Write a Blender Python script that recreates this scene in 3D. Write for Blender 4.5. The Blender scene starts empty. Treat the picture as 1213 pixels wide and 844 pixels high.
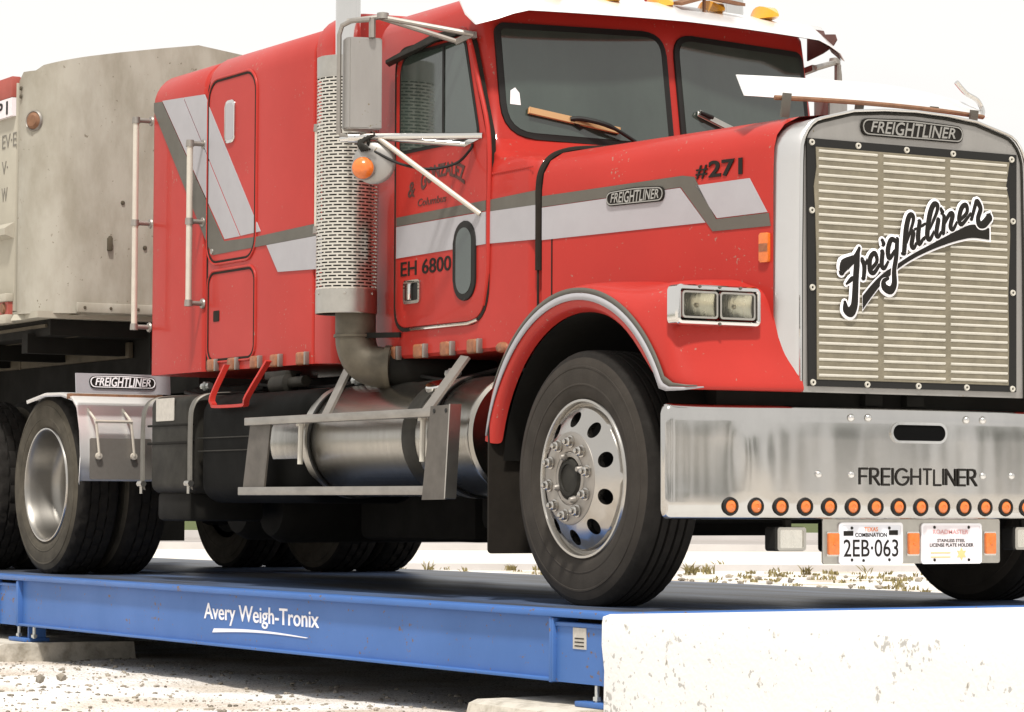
import bpy, bmesh, math, random
from mathutils import Vector, Matrix, noise
random.seed(7)
R = math.radians
D = 0.45                                   # top of the weighbridge deck above the gravel
scene = bpy.context.scene
COL = scene.collection

# ------------------------------------------------------------------ camera
CAM = Vector((10.577, -7.738, 0.879))
A_, P_, R_ = R(30.5), R(2.9), R(0.25)
fh = Vector((-math.cos(A_), math.sin(A_), 0)); rt = Vector((fh.y, -fh.x, 0)); upz = Vector((0, 0, 1))
fw = fh * math.cos(P_) + upz * math.sin(P_)
up = rt.cross(fw)
r2 = rt * math.cos(R_) + up * math.sin(R_)
u2 = r2.cross(fw)
cam = bpy.data.cameras.new('camera'); cam.sensor_width = 36; cam.lens = 3470 / 1213 * 36
cam.clip_start = 0.1; cam.clip_end = 5000
co = bpy.data.objects.new('camera', cam); COL.objects.link(co)
m = Matrix((r2, u2, -fw)).transposed().to_4x4(); m.translation = CAM
co.matrix_world = m
scene.camera = co

# ------------------------------------------------------------------ world, sun, exposure
SUN = Vector((0.46, -0.30, 0.95)).normalized()      # direction towards the sun
w = bpy.data.worlds.new('World'); scene.world = w; w.use_nodes = True
nt = w.node_tree; nt.nodes.clear()
out = nt.nodes.new('ShaderNodeOutputWorld'); bg = nt.nodes.new('ShaderNodeBackground')
sky = nt.nodes.new('ShaderNodeTexSky'); sky.sky_type = 'NISHITA'; sky.sun_disc = False
sky.sun_elevation = math.asin(SUN.z); sky.sun_rotation = math.atan2(SUN.x, SUN.y)
sky.air_density = 1.0; sky.dust_density = 4.0; sky.ozone_density = 1.0
tc = nt.nodes.new('ShaderNodeTexCoord'); mp = nt.nodes.new('ShaderNodeMapping'); mp.inputs['Scale'].default_value = (1.5, 1.5, 5)
nz = nt.nodes.new('ShaderNodeTexNoise'); nz.inputs['Scale'].default_value = 1.6; nz.inputs['Detail'].default_value = 5
cr = nt.nodes.new('ShaderNodeValToRGB'); cr.color_ramp.elements[0].position = 0.15; cr.color_ramp.elements[1].position = 0.42
cr.color_ramp.elements[0].color = (.82, .82, .82, 1)
mx = nt.nodes.new('ShaderNodeMix'); mx.data_type = 'RGBA'
mx.inputs['B'].default_value = (9.4, 9.25, 9.0, 1)   # bright white cloud veil
nt.links.new(tc.outputs['Generated'], mp.inputs['Vector']); nt.links.new(mp.outputs[0], nz.inputs['Vector'])
nt.links.new(nz.outputs['Fac'], cr.inputs['Fac']); nt.links.new(cr.outputs['Color'], mx.inputs['Factor'])
nt.links.new(sky.outputs['Color'], mx.inputs['A']); nt.links.new(mx.outputs['Result'], bg.inputs['Color'])
bg.inputs['Strength'].default_value = 0.09
nt.links.new(bg.outputs[0], out.inputs['Surface'])
sl = bpy.data.lights.new('sun', 'SUN'); sl.energy = 3.6; sl.angle = R(5); sl.color = (1, .96, .9)
so = bpy.data.objects.new('sun', sl); COL.objects.link(so); so.rotation_euler = SUN.to_track_quat('Z', 'Y').to_euler()
vs = scene.view_settings; vs.view_transform = 'Standard'; vs.look = 'None'; vs.gamma = 1; vs.use_curve_mapping = False
vs.exposure = 0.28
scene.render.engine = 'CYCLES'

# ------------------------------------------------------------------ materials
def mat(name, col, rough=.5, metal=0., coat=0., spec=.5, var=0., vscale=4., bump=0., bscale=60., stretch=None, col2=None, thr=None, chips=None):
    m = bpy.data.materials.new(name); m.use_nodes = True
    t = m.node_tree; b = t.nodes['Principled BSDF']
    b.inputs['Base Color'].default_value = (*col, 1); b.inputs['Roughness'].default_value = rough
    b.inputs['Metallic'].default_value = metal; b.inputs['Coat Weight'].default_value = coat
    b.inputs['Coat Roughness'].default_value = .06; b.inputs['Specular IOR Level'].default_value = spec
    c = t.nodes.new('ShaderNodeTexCoord'); mpn = t.nodes.new('ShaderNodeMapping')
    t.links.new(c.outputs['Object'], mpn.inputs['Vector'])
    if stretch: mpn.inputs['Scale'].default_value = stretch
    if var > 0 or col2:
        n = t.nodes.new('ShaderNodeTexNoise'); n.inputs['Scale'].default_value = vscale; n.inputs['Detail'].default_value = 8
        n.inputs['Roughness'].default_value = .62
        t.links.new(mpn.outputs[0], n.inputs['Vector'])
        rp = t.nodes.new('ShaderNodeValToRGB'); lo, hi = thr or (.3, .7)
        rp.color_ramp.elements[0].position = lo; rp.color_ramp.elements[1].position = hi
        ca = col; cb = col2 or tuple(x * (1 - var) for x in col)
        rp.color_ramp.elements[0].color = (*cb, 1); rp.color_ramp.elements[1].color = (*ca, 1)
        t.links.new(n.outputs['Fac'], rp.inputs['Fac']); t.links.new(rp.outputs['Color'], b.inputs['Base Color'])
        mr = t.nodes.new('ShaderNodeMapRange'); mr.inputs['To Min'].default_value = min(1, rough * 1.25 + .03); mr.inputs['To Max'].default_value = rough * .85
        t.links.new(n.outputs['Fac'], mr.inputs['Value']); t.links.new(mr.outputs[0], b.inputs['Roughness'])
    if chips:                                   # scattered marks: (colour, scale, threshold)
        cc, cs, ct = chips
        n3 = t.nodes.new('ShaderNodeTexNoise'); n3.inputs['Scale'].default_value = cs; n3.inputs['Detail'].default_value = 3
        n4 = t.nodes.new('ShaderNodeTexNoise'); n4.inputs['Scale'].default_value = cs * .12; n4.inputs['Detail'].default_value = 2
        t.links.new(c.outputs['Object'], n3.inputs['Vector']); t.links.new(c.outputs['Object'], n4.inputs['Vector'])
        ad = t.nodes.new('ShaderNodeMath'); ad.operation = 'MULTIPLY_ADD'; ad.inputs[1].default_value = .45
        t.links.new(n4.outputs['Fac'], ad.inputs[0]); t.links.new(n3.outputs['Fac'], ad.inputs[2])
        r3 = t.nodes.new('ShaderNodeMapRange'); r3.inputs['From Min'].default_value = ct; r3.inputs['From Max'].default_value = ct + .05
        t.links.new(ad.outputs[0], r3.inputs['Value'])
        x3 = t.nodes.new('ShaderNodeMix'); x3.data_type = 'RGBA'; x3.inputs['B'].default_value = (*cc, 1)
        t.links.new(r3.outputs[0], x3.inputs['Factor'])
        src = b.inputs['Base Color'].links[0].from_socket if b.inputs['Base Color'].links else None
        if src: t.links.new(src, x3.inputs['A'])
        else: x3.inputs['A'].default_value = (*col, 1)
        t.links.new(x3.outputs['Result'], b.inputs['Base Color'])
    if bump > 0:
        n2 = t.nodes.new('ShaderNodeTexNoise'); n2.inputs['Scale'].default_value = bscale; n2.inputs['Detail'].default_value = 4
        t.links.new(mpn.outputs[0], n2.inputs['Vector'])
        bp = t.nodes.new('ShaderNodeBump'); bp.inputs['Strength'].default_value = bump; bp.inputs['Distance'].default_value = .01
        t.links.new(n2.outputs['Fac'], bp.inputs['Height']); t.links.new(bp.outputs[0], b.inputs['Normal'])
    return m

M = {}
M['red'] = mat('red_paint', (.41, .029, .021), .42, coat=.15, spec=.16, var=.16, vscale=1.3, bump=.03, bscale=3., chips=((.30, .13, .10), 55, .93))
M['stripe'] = mat('silver_stripe', (.345, .335, .352), .45, var=.07, vscale=8)
M['dark_stripe'] = mat('grey_stripe', (.105, .098, .082), .5, spec=.3, var=.14, vscale=6)
M['black'] = mat('black_rubber', (.010, .0095, .0085), .6, spec=.3)
M['letter'] = mat('black_lettering', (.012, .010, .008), .6, spec=.2)
M['white_letter'] = mat('white_lettering', (.82, .8, .82), .5)
M['chrome'] = mat('polished_chrome', (.66, .645, .62), .07, 1.0, var=.06, vscale=5, bump=.03, bscale=9)
M['bumper'] = mat('bumper_chrome', (.56, .545, .52), .10, 1.0, var=.16, vscale=2.2, bump=.10, bscale=1.6, stretch=(1, 1.6, .8))
M['steel'] = mat('brushed_steel', (.48, .46, .42), .33, 1.0, var=.15, vscale=14, bump=.04, bscale=80)
M['alu'] = mat('polished_wheel_metal', (.46, .44, .41), .19, 1.0, var=.08, vscale=5)
M['rearalu'] = mat('dull_rear_wheel_metal', (.30, .285, .26), .36, 1.0, var=.2, vscale=6)
M['void'] = mat('dark_opening', (.004, .004, .004), .9, spec=.05)
M['faded'] = mat('faded_door_lettering', (.085, .025, .018), .6, var=.3, vscale=40)
M['greyalu'] = mat('weathered_aluminium', (.33, .305, .275), .45, .75, var=.2, vscale=12)
M['strap'] = mat('worn_strap', (.17, .16, .14), .45, .6, var=.3, vscale=10)
M['stepplate'] = mat('grimy_step_plate', (.105, .092, .078), .5, .2, var=.3, vscale=10)
M['signplate'] = mat('sign_plate_paint', (.36, .355, .375), .45, .1, var=.1, vscale=9)
M['rail'] = mat('step_rail_metal', (.36, .34, .31), .42, .8, var=.3, vscale=14, stretch=(.4, 1, 1))
M['tank'] = mat('tank_metal', (.38, .36, .32), .22, 1.0, var=.15, vscale=4, stretch=(6, 1, 1))
M['pipe'] = mat('sooty_exhaust_pipe', (.12, .103, .075), .5, .5, var=.35, vscale=12)
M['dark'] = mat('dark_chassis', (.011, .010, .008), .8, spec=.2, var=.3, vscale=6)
M['flap'] = mat('mud_flap_rubber', (.020, .016, .012), .85, spec=.2, var=.3, vscale=12)
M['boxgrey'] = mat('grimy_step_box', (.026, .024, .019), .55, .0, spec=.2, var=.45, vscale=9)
M['plastic'] = mat('black_gloss_tank', (.005, .005, .0045), .6, 0, spec=.06, var=.3, vscale=5)
M['tyre'] = mat('tyre_rubber', (.040, .034, .028), .85, var=.3, vscale=9, bump=.1, bscale=120, spec=.25)
M['tread'] = mat('tread_rubber', (.014, .012, .010), .85, var=.35, vscale=20, bump=.15, bscale=90, spec=.25)
M['dusttyre'] = mat('dusty_tyre_rubber', (.085, .074, .056), .9, var=.45, vscale=9, bump=.1, bscale=120, spec=.2)
M['glass'] = mat('tinted_glass', (.045, .062, .052), .05, 0, spec=.9, var=.45, vscale=2.2, stretch=(1, 1, .5), thr=(.25, .75))
M['amber'] = mat('amber_lens', (.72, .17, .02), .22, coat=.6, var=.25, vscale=60)
M['amber_dirty'] = mat('dirty_amber_lens', (.33, .12, .05), .45, var=.5, vscale=40)
M['amber_cab'] = mat('amber_cab_lens', (.75, .36, .03), .25, coat=.5)
M['lens'] = mat('headlamp_lens', (.78, .76, .70), .24, 1.0, bump=.25, bscale=30, stretch=(1, 1, .2), var=.15, vscale=9)
M['beige_mesh'] = mat('bug_screen', (.205, .178, .125), .75, var=.35, vscale=14, bump=.1, bscale=300)
M['slat'] = mat('grille_slat', (.58, .55, .48), .4, .2, var=.12, vscale=12)
M['cream'] = mat('cream_tube', (.62, .57, .49), .4, .35, var=.18, vscale=10)
M['mirror'] = mat('mirror_shell', (.34, .325, .305), .38, .6, var=.15, vscale=8, stretch=(1, 1, .3), chips=((.2, .16, .1), 60, .95))
M['shell'] = mat('polished_shell', (.60, .59, .58), .30, .85, var=.08, vscale=3)
M['visor'] = mat('visor_stainless', (.80, .79, .78), .32, .55, var=.05, vscale=6)
M['blue'] = mat('blue_paint', (.060, .150, .400), .45, coat=.03, spec=.2, var=.14, vscale=1.8, bump=.03, bscale=30, chips=((.15, .10, .075), 42, .895))
M['deck'] = mat('worn_blue_deck', (.10, .17, .34), .4, .1, col2=(.045, .046, .05), vscale=1.3, bump=.15, bscale=90, thr=(.42, .75), stretch=(.35, 2.5, 1))
M['trailer'] = mat('weathered_trailer_sheet', (.36, .338, .288), .75, .0, spec=.25, col2=(.27, .247, .20), vscale=3.4, bump=.15, bscale=22, stretch=(1, 1.5, .6), thr=(.36, .62), chips=((.17, .145, .11), 34, .945))
M['trailer_side'] = mat('trailer_side_sheet', (.40, .37, .30), .6, .1, var=.18, vscale=3)
M['trailer_red'] = mat('trailer_red_rail', (.36, .075, .055), .55, var=.2, vscale=6)
M['brown'] = mat('muddy_rail', (.085, .068, .042), .75, var=.4, vscale=6)
M['fadeletter'] = mat('weathered_lettering', (.20, .185, .155), .7, var=.3, vscale=30)
M['painted_shade'] = mat('visor_painted_shade', (.09, .03, .022), .6, var=.2, vscale=6)  # dark brown puts the shade under the visor into the colour
M['rust'] = mat('rusty_steel', (.26, .13, .07), .7, .2, var=.4, vscale=20)
M['copper'] = mat('copper_wiper', (.55, .33, .16), .35, .5)
M['plate'] = mat('licence_plate_face', (.72, .72, .76), .45, var=.05, vscale=20)
M['holderplate'] = mat('second_plate_face', (.74, .68, .70), .45, var=.06, vscale=20)
M['sticker'] = mat('paper_label', (.50, .47, .42), .6, var=.2, vscale=40)
M['pinkprint'] = mat('faded_red_print', (.62, .30, .30), .6)
M['orangeprint'] = mat('orange_print', (.75, .22, .07), .6)
M['gold'] = mat('gold_print', (.62, .50, .22), .6)
M['bolt'] = mat('zinc_bolt', (.55, .57, .55), .35, .8)
M['concrete'] = mat('white_concrete', (.74, .73, .71), .9, col2=(.30, .28, .24), vscale=16, bump=.3, bscale=45, thr=(.29, .355), spec=.2, chips=((.42, .41, .39), 34, .885))
M['pad'] = mat('old_concrete_pad', (.52, .48, .41), .9, col2=(.28, .25, .20), vscale=11, bump=.4, bscale=40, thr=(.3, .55), spec=.2)
M['asphalt'] = mat('pale_road_concrete', (.66, .62, .56), .9, var=.12, vscale=.3, spec=.2)
M['greyroad'] = mat('grey_road', (.33, .30, .28), .9, var=.15, vscale=.3, spec=.2)
M['kerb'] = mat('kerb_concrete', (.55, .52, .5), .9, var=.15, vscale=1)
M['grass'] = mat('far_grass', (.10, .12, .045), .9, var=.35, vscale=.8, spec=.1)
M['weed'] = mat('dry_weed', (.30, .25, .12), .9, var=.4, vscale=5, spec=.1)
M['stone'] = mat('gravel_stone', (.42, .37, .30), .9, var=.75, vscale=3.5, spec=.2)

def clear_glass():
    m = bpy.data.materials.new('clear_lens'); m.use_nodes = True; t = m.node_tree; o = t.nodes['Material Output']
    gl = t.nodes.new('ShaderNodeBsdfGlossy'); gl.inputs['Roughness'].default_value = .06
    tr = t.nodes.new('ShaderNodeBsdfTransparent'); tr.inputs['Color'].default_value = (.92, .91, .86, 1)
    mxs = t.nodes.new('ShaderNodeMixShader'); fz = t.nodes.new('ShaderNodeFresnel'); fz.inputs['IOR'].default_value = 1.45
    t.links.new(fz.outputs[0], mxs.inputs['Fac'])
    t.links.new(tr.outputs[0], mxs.inputs[1]); t.links.new(gl.outputs[0], mxs.inputs[2]); t.links.new(mxs.outputs[0], o.inputs['Surface'])
    return m
M['clear'] = clear_glass()
M['leaves'] = mat('far_leaves', (.055, .075, .030), .8, var=.5, vscale=1.2, spec=.2)
# gravel: three noise layers
def gravel_mat():
    m = mat('gravel_ground', (.64, .60, .53), .95, spec=.15)
    t = m.node_tree; b = t.nodes['Principled BSDF']; c = t.nodes.new('ShaderNodeTexCoord')
    n1 = t.nodes.new('ShaderNodeTexNoise'); n1.inputs['Scale'].default_value = 75; n1.inputs['Detail'].default_value = 6; n1.inputs['Roughness'].default_value = .7
    n2 = t.nodes.new('ShaderNodeTexNoise'); n2.inputs['Scale'].default_value = 1.1; n2.inputs['Detail'].default_value = 4
    for n in (n1, n2): t.links.new(c.outputs['Object'], n.inputs['Vector'])
    r1 = t.nodes.new('ShaderNodeValToRGB'); e = r1.color_ramp.elements
    e[0].position = .36; e[0].color = (.13, .10, .065, 1); e[1].position = .485; e[1].color = (.80, .78, .75, 1)
    r2_ = t.nodes.new('ShaderNodeValToRGB'); e = r2_.color_ramp.elements
    e[0].position = .35; e[0].color = (.66, .58, .49, 1); e[1].position = .6; e[1].color = (1, 1, 1, 1)
    x = t.nodes.new('ShaderNodeMix'); x.data_type = 'RGBA'; x.blend_type = 'MULTIPLY'; x.inputs['Factor'].default_value = 1
    t.links.new(n1.outputs['Fac'], r1.inputs['Fac']); t.links.new(n2.outputs['Fac'], r2_.inputs['Fac'])
    t.links.new(r1.outputs[0], x.inputs['A']); t.links.new(r2_.outputs[0], x.inputs['B']); t.links.new(x.outputs['Result'], b.inputs['Base Color'])
    bp = t.nodes.new('ShaderNodeBump'); bp.inputs['Strength'].default_value = .45; bp.inputs['Distance'].default_value = .012
    t.links.new(n1.outputs['Fac'], bp.inputs['Height']); t.links.new(bp.outputs[0], b.inputs['Normal'])
    return m
M['gravel'] = gravel_mat()

def perforated():
    m = mat('perforated_heat_shield', (.70, .66, .58), .28, .9, var=.1, vscale=8)
    t = m.node_tree; b = t.nodes['Principled BSDF']; o = t.nodes['Material Output']
    uv = t.nodes.new('ShaderNodeUVMap'); br = t.nodes.new('ShaderNodeTexBrick')
    br.inputs['Scale'].default_value = 1; br.inputs['Brick Width'].default_value = .050; br.inputs['Row Height'].default_value = .0165
    br.inputs['Mortar Size'].default_value = .0046; br.inputs['Mortar Smooth'].default_value = 0; br.offset = .5
    br.inputs['Color1'].default_value = (1, 1, 1, 1); br.inputs['Color2'].default_value = (1, 1, 1, 1); br.inputs['Mortar'].default_value = (0, 0, 0, 1)
    tr = t.nodes.new('ShaderNodeBsdfTransparent'); mxs = t.nodes.new('ShaderNodeMixShader')
    t.links.new(uv.outputs[0], br.inputs['Vector']); t.links.new(br.outputs['Color'], mxs.inputs['Fac'])
    t.links.new(b.outputs[0], mxs.inputs[1]); t.links.new(tr.outputs[0], mxs.inputs[2]); t.links.new(mxs.outputs[0], o.inputs['Surface'])
    return m
M['perf'] = perforated()

# ------------------------------------------------------------------ builders
ORG = {}
def thing(name, label, cat, loc=(0, 0, 0), group=None):
    o = bpy.data.objects.new(name, None); COL.objects.link(o); o.location = loc; o.empty_display_size = .2
    o['label'] = label; o['category'] = cat
    if group: o['group'] = group
    ORG[o.name] = Vector(loc); return o
def org(parent):
    return ORG[parent.name] if parent is not None else Vector((0, 0, 0))
def obj(name, bm, material, parent=None, smooth=True, ang=38, kind=None, recalc=True, loc=None, mods=()):
    """link a bmesh given in world coordinates as one object"""
    if recalc: bmesh.ops.recalc_face_normals(bm, faces=bm.faces[:])
    o0 = Vector(loc) if loc is not None else org(parent)
    me = bpy.data.meshes.new(name)
    bmesh.ops.translate(bm, verts=bm.verts[:], vec=-o0)
    bm.to_mesh(me); bm.free()
    mats = material if isinstance(material, (list, tuple)) else [material]
    for k in mats: me.materials.append(k)
    o = bpy.data.objects.new(name, me); COL.objects.link(o)
    if smooth:
        for p in me.polygons: p.use_smooth = True
        me.set_sharp_from_angle(angle=R(ang))
    if parent is not None:
        o.parent = parent; o.location = o0 - org(parent)
    else:
        o.location = o0
    ORG[o.name] = o0
    if kind: o['kind'] = kind
    return o
def tag(o, label, cat, group=None):
    o['label'] = label; o['category'] = cat
    if group: o['group'] = group
    return o
def BM(): return bmesh.new()
def box(bm, a, b, bev=0., seg=2):
    """axis aligned box between two corners"""
    r = bmesh.ops.create_cube(bm, size=1)
    c = (Vector(a) + Vector(b)) / 2; s = Vector(b) - Vector(a)
    for v in r['verts']: v.co = Vector((v.co.x * s.x, v.co.y * s.y, v.co.z * s.z)) + c
    if bev > 0:
        es = list({e for v in r['verts'] for e in v.link_edges})
        bmesh.ops.bevel(bm, geom=es, offset=bev, segments=seg, profile=.5, affect='EDGES')
    return bm
def obox(bm, p0, p1, wdt, thk, updir=(0, 0, 1), bev=0.):
    """bar of rectangular section from p0 to p1"""
    p0, p1 = Vector(p0), Vector(p1); d = (p1 - p0); L = d.length; d.normalize()
    s = d.cross(Vector(updir)).normalized(); u = s.cross(d)
    r = bmesh.ops.create_cube(bm, size=1); c = (p0 + p1) / 2
    for v in r['verts']: v.co = c + d * (v.co.x * L) + s * (v.co.y * wdt) + u * (v.co.z * thk)
    if bev > 0:
        es = list({e for v in r['verts'] for e in v.link_edges})
        bmesh.ops.bevel(bm, geom=es, offset=bev, segments=2, profile=.5, affect='EDGES')
class Fr:
    def __init__(s, o, u, v):
        s.o = Vector(o); s.u = Vector(u).normalized(); s.v = Vector(v).normalized(); s.n = s.u.cross(s.v)
    def p(s, x, y, d=0.): return s.o + s.u * x + s.v * y + s.n * d
SIDE = lambda y: Fr((0, y, 0), (1, 0, 0), (0, 0, 1))       # faces -Y, local = (X, Z)
FRONT = lambda x: Fr((x, 0, 0), (0, 1, 0), (0, 0, 1))      # faces +X, local = (Y, Z)
def prism(bm, poly, fr, d0, d1, bev=0.):
    a = [bm.verts.new(fr.p(x, y, d0)) for x, y in poly]; b = [bm.verts.new(fr.p(x, y, d1)) for x, y in poly]
    n = len(poly)
    bm.faces.new(a[::-1]); top = bm.faces.new(b)
    for i in range(n): bm.faces.new((a[i], a[(i + 1) % n], b[(i + 1) % n], b[i]))
    if bev > 0:
        bmesh.ops.bevel(bm, geom=list(top.edges), offset=bev, segments=2, profile=.5, affect='EDGES')
    return bm
def ring_prism(bm, outer, inner, fr, d0, d1):
    """frame between two outlines with equal point counts"""
    n = len(outer)
    A = [[bm.verts.new(fr.p(x, y, d)) for x, y in pl] for pl in (outer, inner) for d in (d0, d1)]
    o0, o1, i0, i1 = A
    for k in range(n):
        j = (k + 1) % n
        bm.faces.new((o1[k], o1[j], i1[j], i1[k])); bm.faces.new((o0[k], i0[k], i0[j], o0[j]))
        bm.faces.new((o0[k], o0[j], o1[j], o1[k])); bm.faces.new((i0[k], i1[k], i1[j], i0[j]))
def rrect(x0, y0, x1, y1, r, n=5):
    pts = []
    for cx, cy, a0 in ((x1 - r, y0 + r, -90), (x1 - r, y1 - r, 0), (x0 + r, y1 - r, 90), (x0 + r, y0 + r, 180)):
        for k in range(n + 1):
            a = R(a0 + 90 * k / n); pts.append((cx + r * math.cos(a), cy + r * math.sin(a)))
    return pts
def rpoly(pts, rad, n=5):
    """round the corners of a polygon (list of (x,y), radii list or number)"""
    out_ = []; N = len(pts)
    for i in range(N):
        r = rad[i] if isinstance(rad, (list, tuple)) else rad
        p = Vector(pts[i]); a = (Vector(pts[i - 1]) - p); b = (Vector(pts[(i + 1) % N]) - p)
        if r <= 0: out_.append(tuple(p)); continue
        la, lb = a.length, b.length; a.normalize(); b.normalize()
        ang = a.angle(b); t = min(r / math.tan(ang / 2), la * .49, lb * .49)
        q0, q1 = p + a * t, p + b * t
        for k in range(n + 1):
            s = k / n; q = q0 * (1 - s) ** 2 + p * 2 * s * (1 - s) + q1 * s * s
            out_.append((q.x, q.y))
    return out_
def tube(bm, path, rad, n=10, cap=True, closed=False, flat=None):
    P = [Vector(p) for p in path]; N = len(P)
    rr = rad if isinstance(rad, (list, tuple)) else [rad] * N
    rings = []; prev = None
    for i in range(N):
        if closed: t = (P[(i + 1) % N] - P[i - 1])
        else: t = (P[min(i + 1, N - 1)] - P[max(i - 1, 0)])
        t.normalize()
        if prev is None:
            a = Vector((0, 0, 1)) if abs(t.z) < .9 else Vector((1, 0, 0))
            s = t.cross(a).normalized()
        else:
            s = (prev - t * prev.dot(t)).normalized()
        prev = s; u = t.cross(s)
        ring = []
        for k in range(n):
            a = 2 * math.pi * k / n; off = s * math.cos(a) * rr[i] + u * math.sin(a) * rr[i]
            if flat: f = Vector(flat[0]); off = off - f * off.dot(f) * (1 - flat[1])
            ring.append(bm.verts.new(P[i] + off))
        rings.append(ring)
    for i in range(N if closed else N - 1):
        a, b = rings[i], rings[(i + 1) % N]
        for k in range(n): bm.faces.new((a[k], a[(k + 1) % n], b[(k + 1) % n], b[k]))
    if cap and not closed: bm.faces.new(rings[0][::-1]); bm.faces.new(rings[-1])
    return bm
def smooth_path(pts, n=6):
    P = [Vector(p) for p in pts]; out_ = []
    for i in range(len(P) - 1):
        p0 = P[max(i - 1, 0)]; p1 = P[i]; p2 = P[i + 1]; p3 = P[min(i + 2, len(P) - 1)]
        for k in range(n):
            t = k / n
            out_.append(.5 * ((2 * p1) + (p2 - p0) * t + (2 * p0 - 5 * p1 + 4 * p2 - p3) * t * t + (3 * p1 - p0 - 3 * p2 + p3) * t ** 3))
    out_.append(P[-1]); return out_
def lathe(bm, prof, c, axis=(0, -1, 0), n=64, mod=None, closed=False):
    """prof: (r, w); w runs along axis from c"""
    ax = Vector(axis).normalized(); a = Vector((0, 0, 1)) if abs(ax.z) < .9 else Vector((1, 0, 0))
    s = ax.cross(a).normalized(); u = s.cross(ax); c = Vector(c); rings = []
    for j, (r, wd) in enumerate(prof):
        if r < 1e-5: rings.append([bm.verts.new(c + ax * wd)]); continue
        ring = []
        for k in range(n):
            t = 2 * math.pi * k / n; q = r + (mod(j, k) if mod else 0)
            ring.append(bm.verts.new(c + ax * wd + (s * math.cos(t) + u * math.sin(t)) * q))
        rings.append(ring)
    J = len(prof)
    for j in range(J if closed else J - 1):
        a_, b_ = rings[j], rings[(j + 1) % J]
        if len(a_) == 1 and len(b_) == 1: continue
        for k in range(n):
            k2 = (k + 1) % n
            if len(a_) == 1: bm.faces.new((a_[0], b_[k2], b_[k]))
            elif len(b_) == 1: bm.faces.new((a_[k], a_[k2], b_[0]))
            else: bm.faces.new((a_[k], a_[k2], b_[k2], b_[k]))
    return bm
def loft(bm, rows, close_u=False, cap=False):
    V = [[bm.verts.new(p) for p in r] for r in rows]
    n = len(V[0])
    for i in range(len(V) - 1):
        for k in range(n if close_u else n - 1):
            k2 = (k + 1) % n
            bm.faces.new((V[i][k], V[i][k2], V[i + 1][k2], V[i + 1][k]))
    if cap: bm.faces.new(V[0][::-1]); bm.faces.new(V[-1])
    return V
def text_shape(s, bold=0., shear=0.):
    cu = bpy.data.curves.new('t', 'FONT'); cu.body = s; cu.size = 1; cu.shear = shear; cu.offset = bold; cu.resolution_u = 4
    o = bpy.data.objects.new('t', cu); COL.objects.link(o)
    dg = bpy.context.evaluated_depsgraph_get(); me = bpy.data.meshes.new_from_object(o.evaluated_get(dg))
    vs_ = [v.co.copy() for v in me.vertices]; fs = [tuple(p.vertices) for p in me.polygons]
    bpy.data.objects.remove(o); bpy.data.curves.remove(cu); bpy.data.meshes.remove(me)
    return vs_, fs
def text(bm, s, fr, x, y, wdt, hgt, d0, d1, bold=0., shear=0., warp=None):
    vs_, fs = text_shape(s, bold, shear)
    x0 = min(v.x for v in vs_); x1 = max(v.x for v in vs_); y0 = min(v.y for v in vs_); y1 = max(v.y for v in vs_)
    def pos(v):
        a = (v.x - x0) / (x1 - x0); b = (v.y - y0) / (y1 - y0)
        if warp: a, b = warp(a, b)
        return x + a * wdt, y + b * hgt
    A = [bm.verts.new(fr.p(*pos(v), d1)) for v in vs_]; B = [bm.verts.new(fr.p(*pos(v), d0)) for v in vs_]
    cnt = {}
    for f in fs:
        for i in range(len(f)):
            e = (f[i], f[(i + 1) % len(f)]); cnt[e] = 1
    for f in fs:
        try: bm.faces.new([A[i] for i in f])
        except ValueError: pass
        for i in range(len(f)):
            a, b = f[i], f[(i + 1) % len(f)]
            if (b, a) not in cnt:
                try: bm.faces.new((A[a], B[a], B[b], A[b]))
                except ValueError: pass
    return bm
def textobj(name, s, fr, x, y, wdt, hgt, d0, d1, material, parent, **k):
    return obj(name, text(BM(), s, fr, x, y, wdt, hgt, d0, d1, **k), material, parent, smooth=False, recalc=False)
def badge(parent, fr, x, y, wdt, hgt, d, tilt=0., light=None, back=None):
    """lens shaped badge, dark field, light rim, light italic capitals that swell to the middle"""
    def outline(g):
        top, bot = [], []
        for k in range(25):
            a = -1 + 2 * k / 24; a = math.copysign(1 - (1 - abs(a)) ** 1.7, a); t_ = 1 - .80 * hgt / wdt; e = math.sqrt(max(0, 1 - (max(0, abs(a) - t_) / (1 - t_)) ** 2.6))
            hh = (.76 + .24 * (1 - abs(a) ** 1.3)) * e
            top.append((a, hh)); bot.append((a, -.86 * e))
        pts = bot + top[::-1][1:-1]
        return [(x + wdt / 2 + (wdt / 2 + g) * a, y + hgt / 2 + (hgt / 2 + g) * b) for a, b in pts]
    b = obj('name_badge', prism(BM(), outline(0), fr, d - .004, d + .006), back or M['letter'], parent, smooth=False)
    bm = BM(); ring_prism(bm, outline(-.06 * hgt), outline(-.12 * hgt), fr, d, d + .010)
    obj('badge_rim', bm, light or M['steel'], b, smooth=False)
    f = lambda a, c: (a, .5 + (c - .5) * (.84 + .30 * (1 - abs(2 * a - 1) ** 1.4)) + .02)
    textobj('badge_lettering', 'FREIGHTLINER', fr, x + wdt * .085, y + hgt * .20, wdt * .83, hgt * .60, d + .002, d + .010, light or M['steel'], b, bold=.012, shear=.25, warp=f)
    return b
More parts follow.
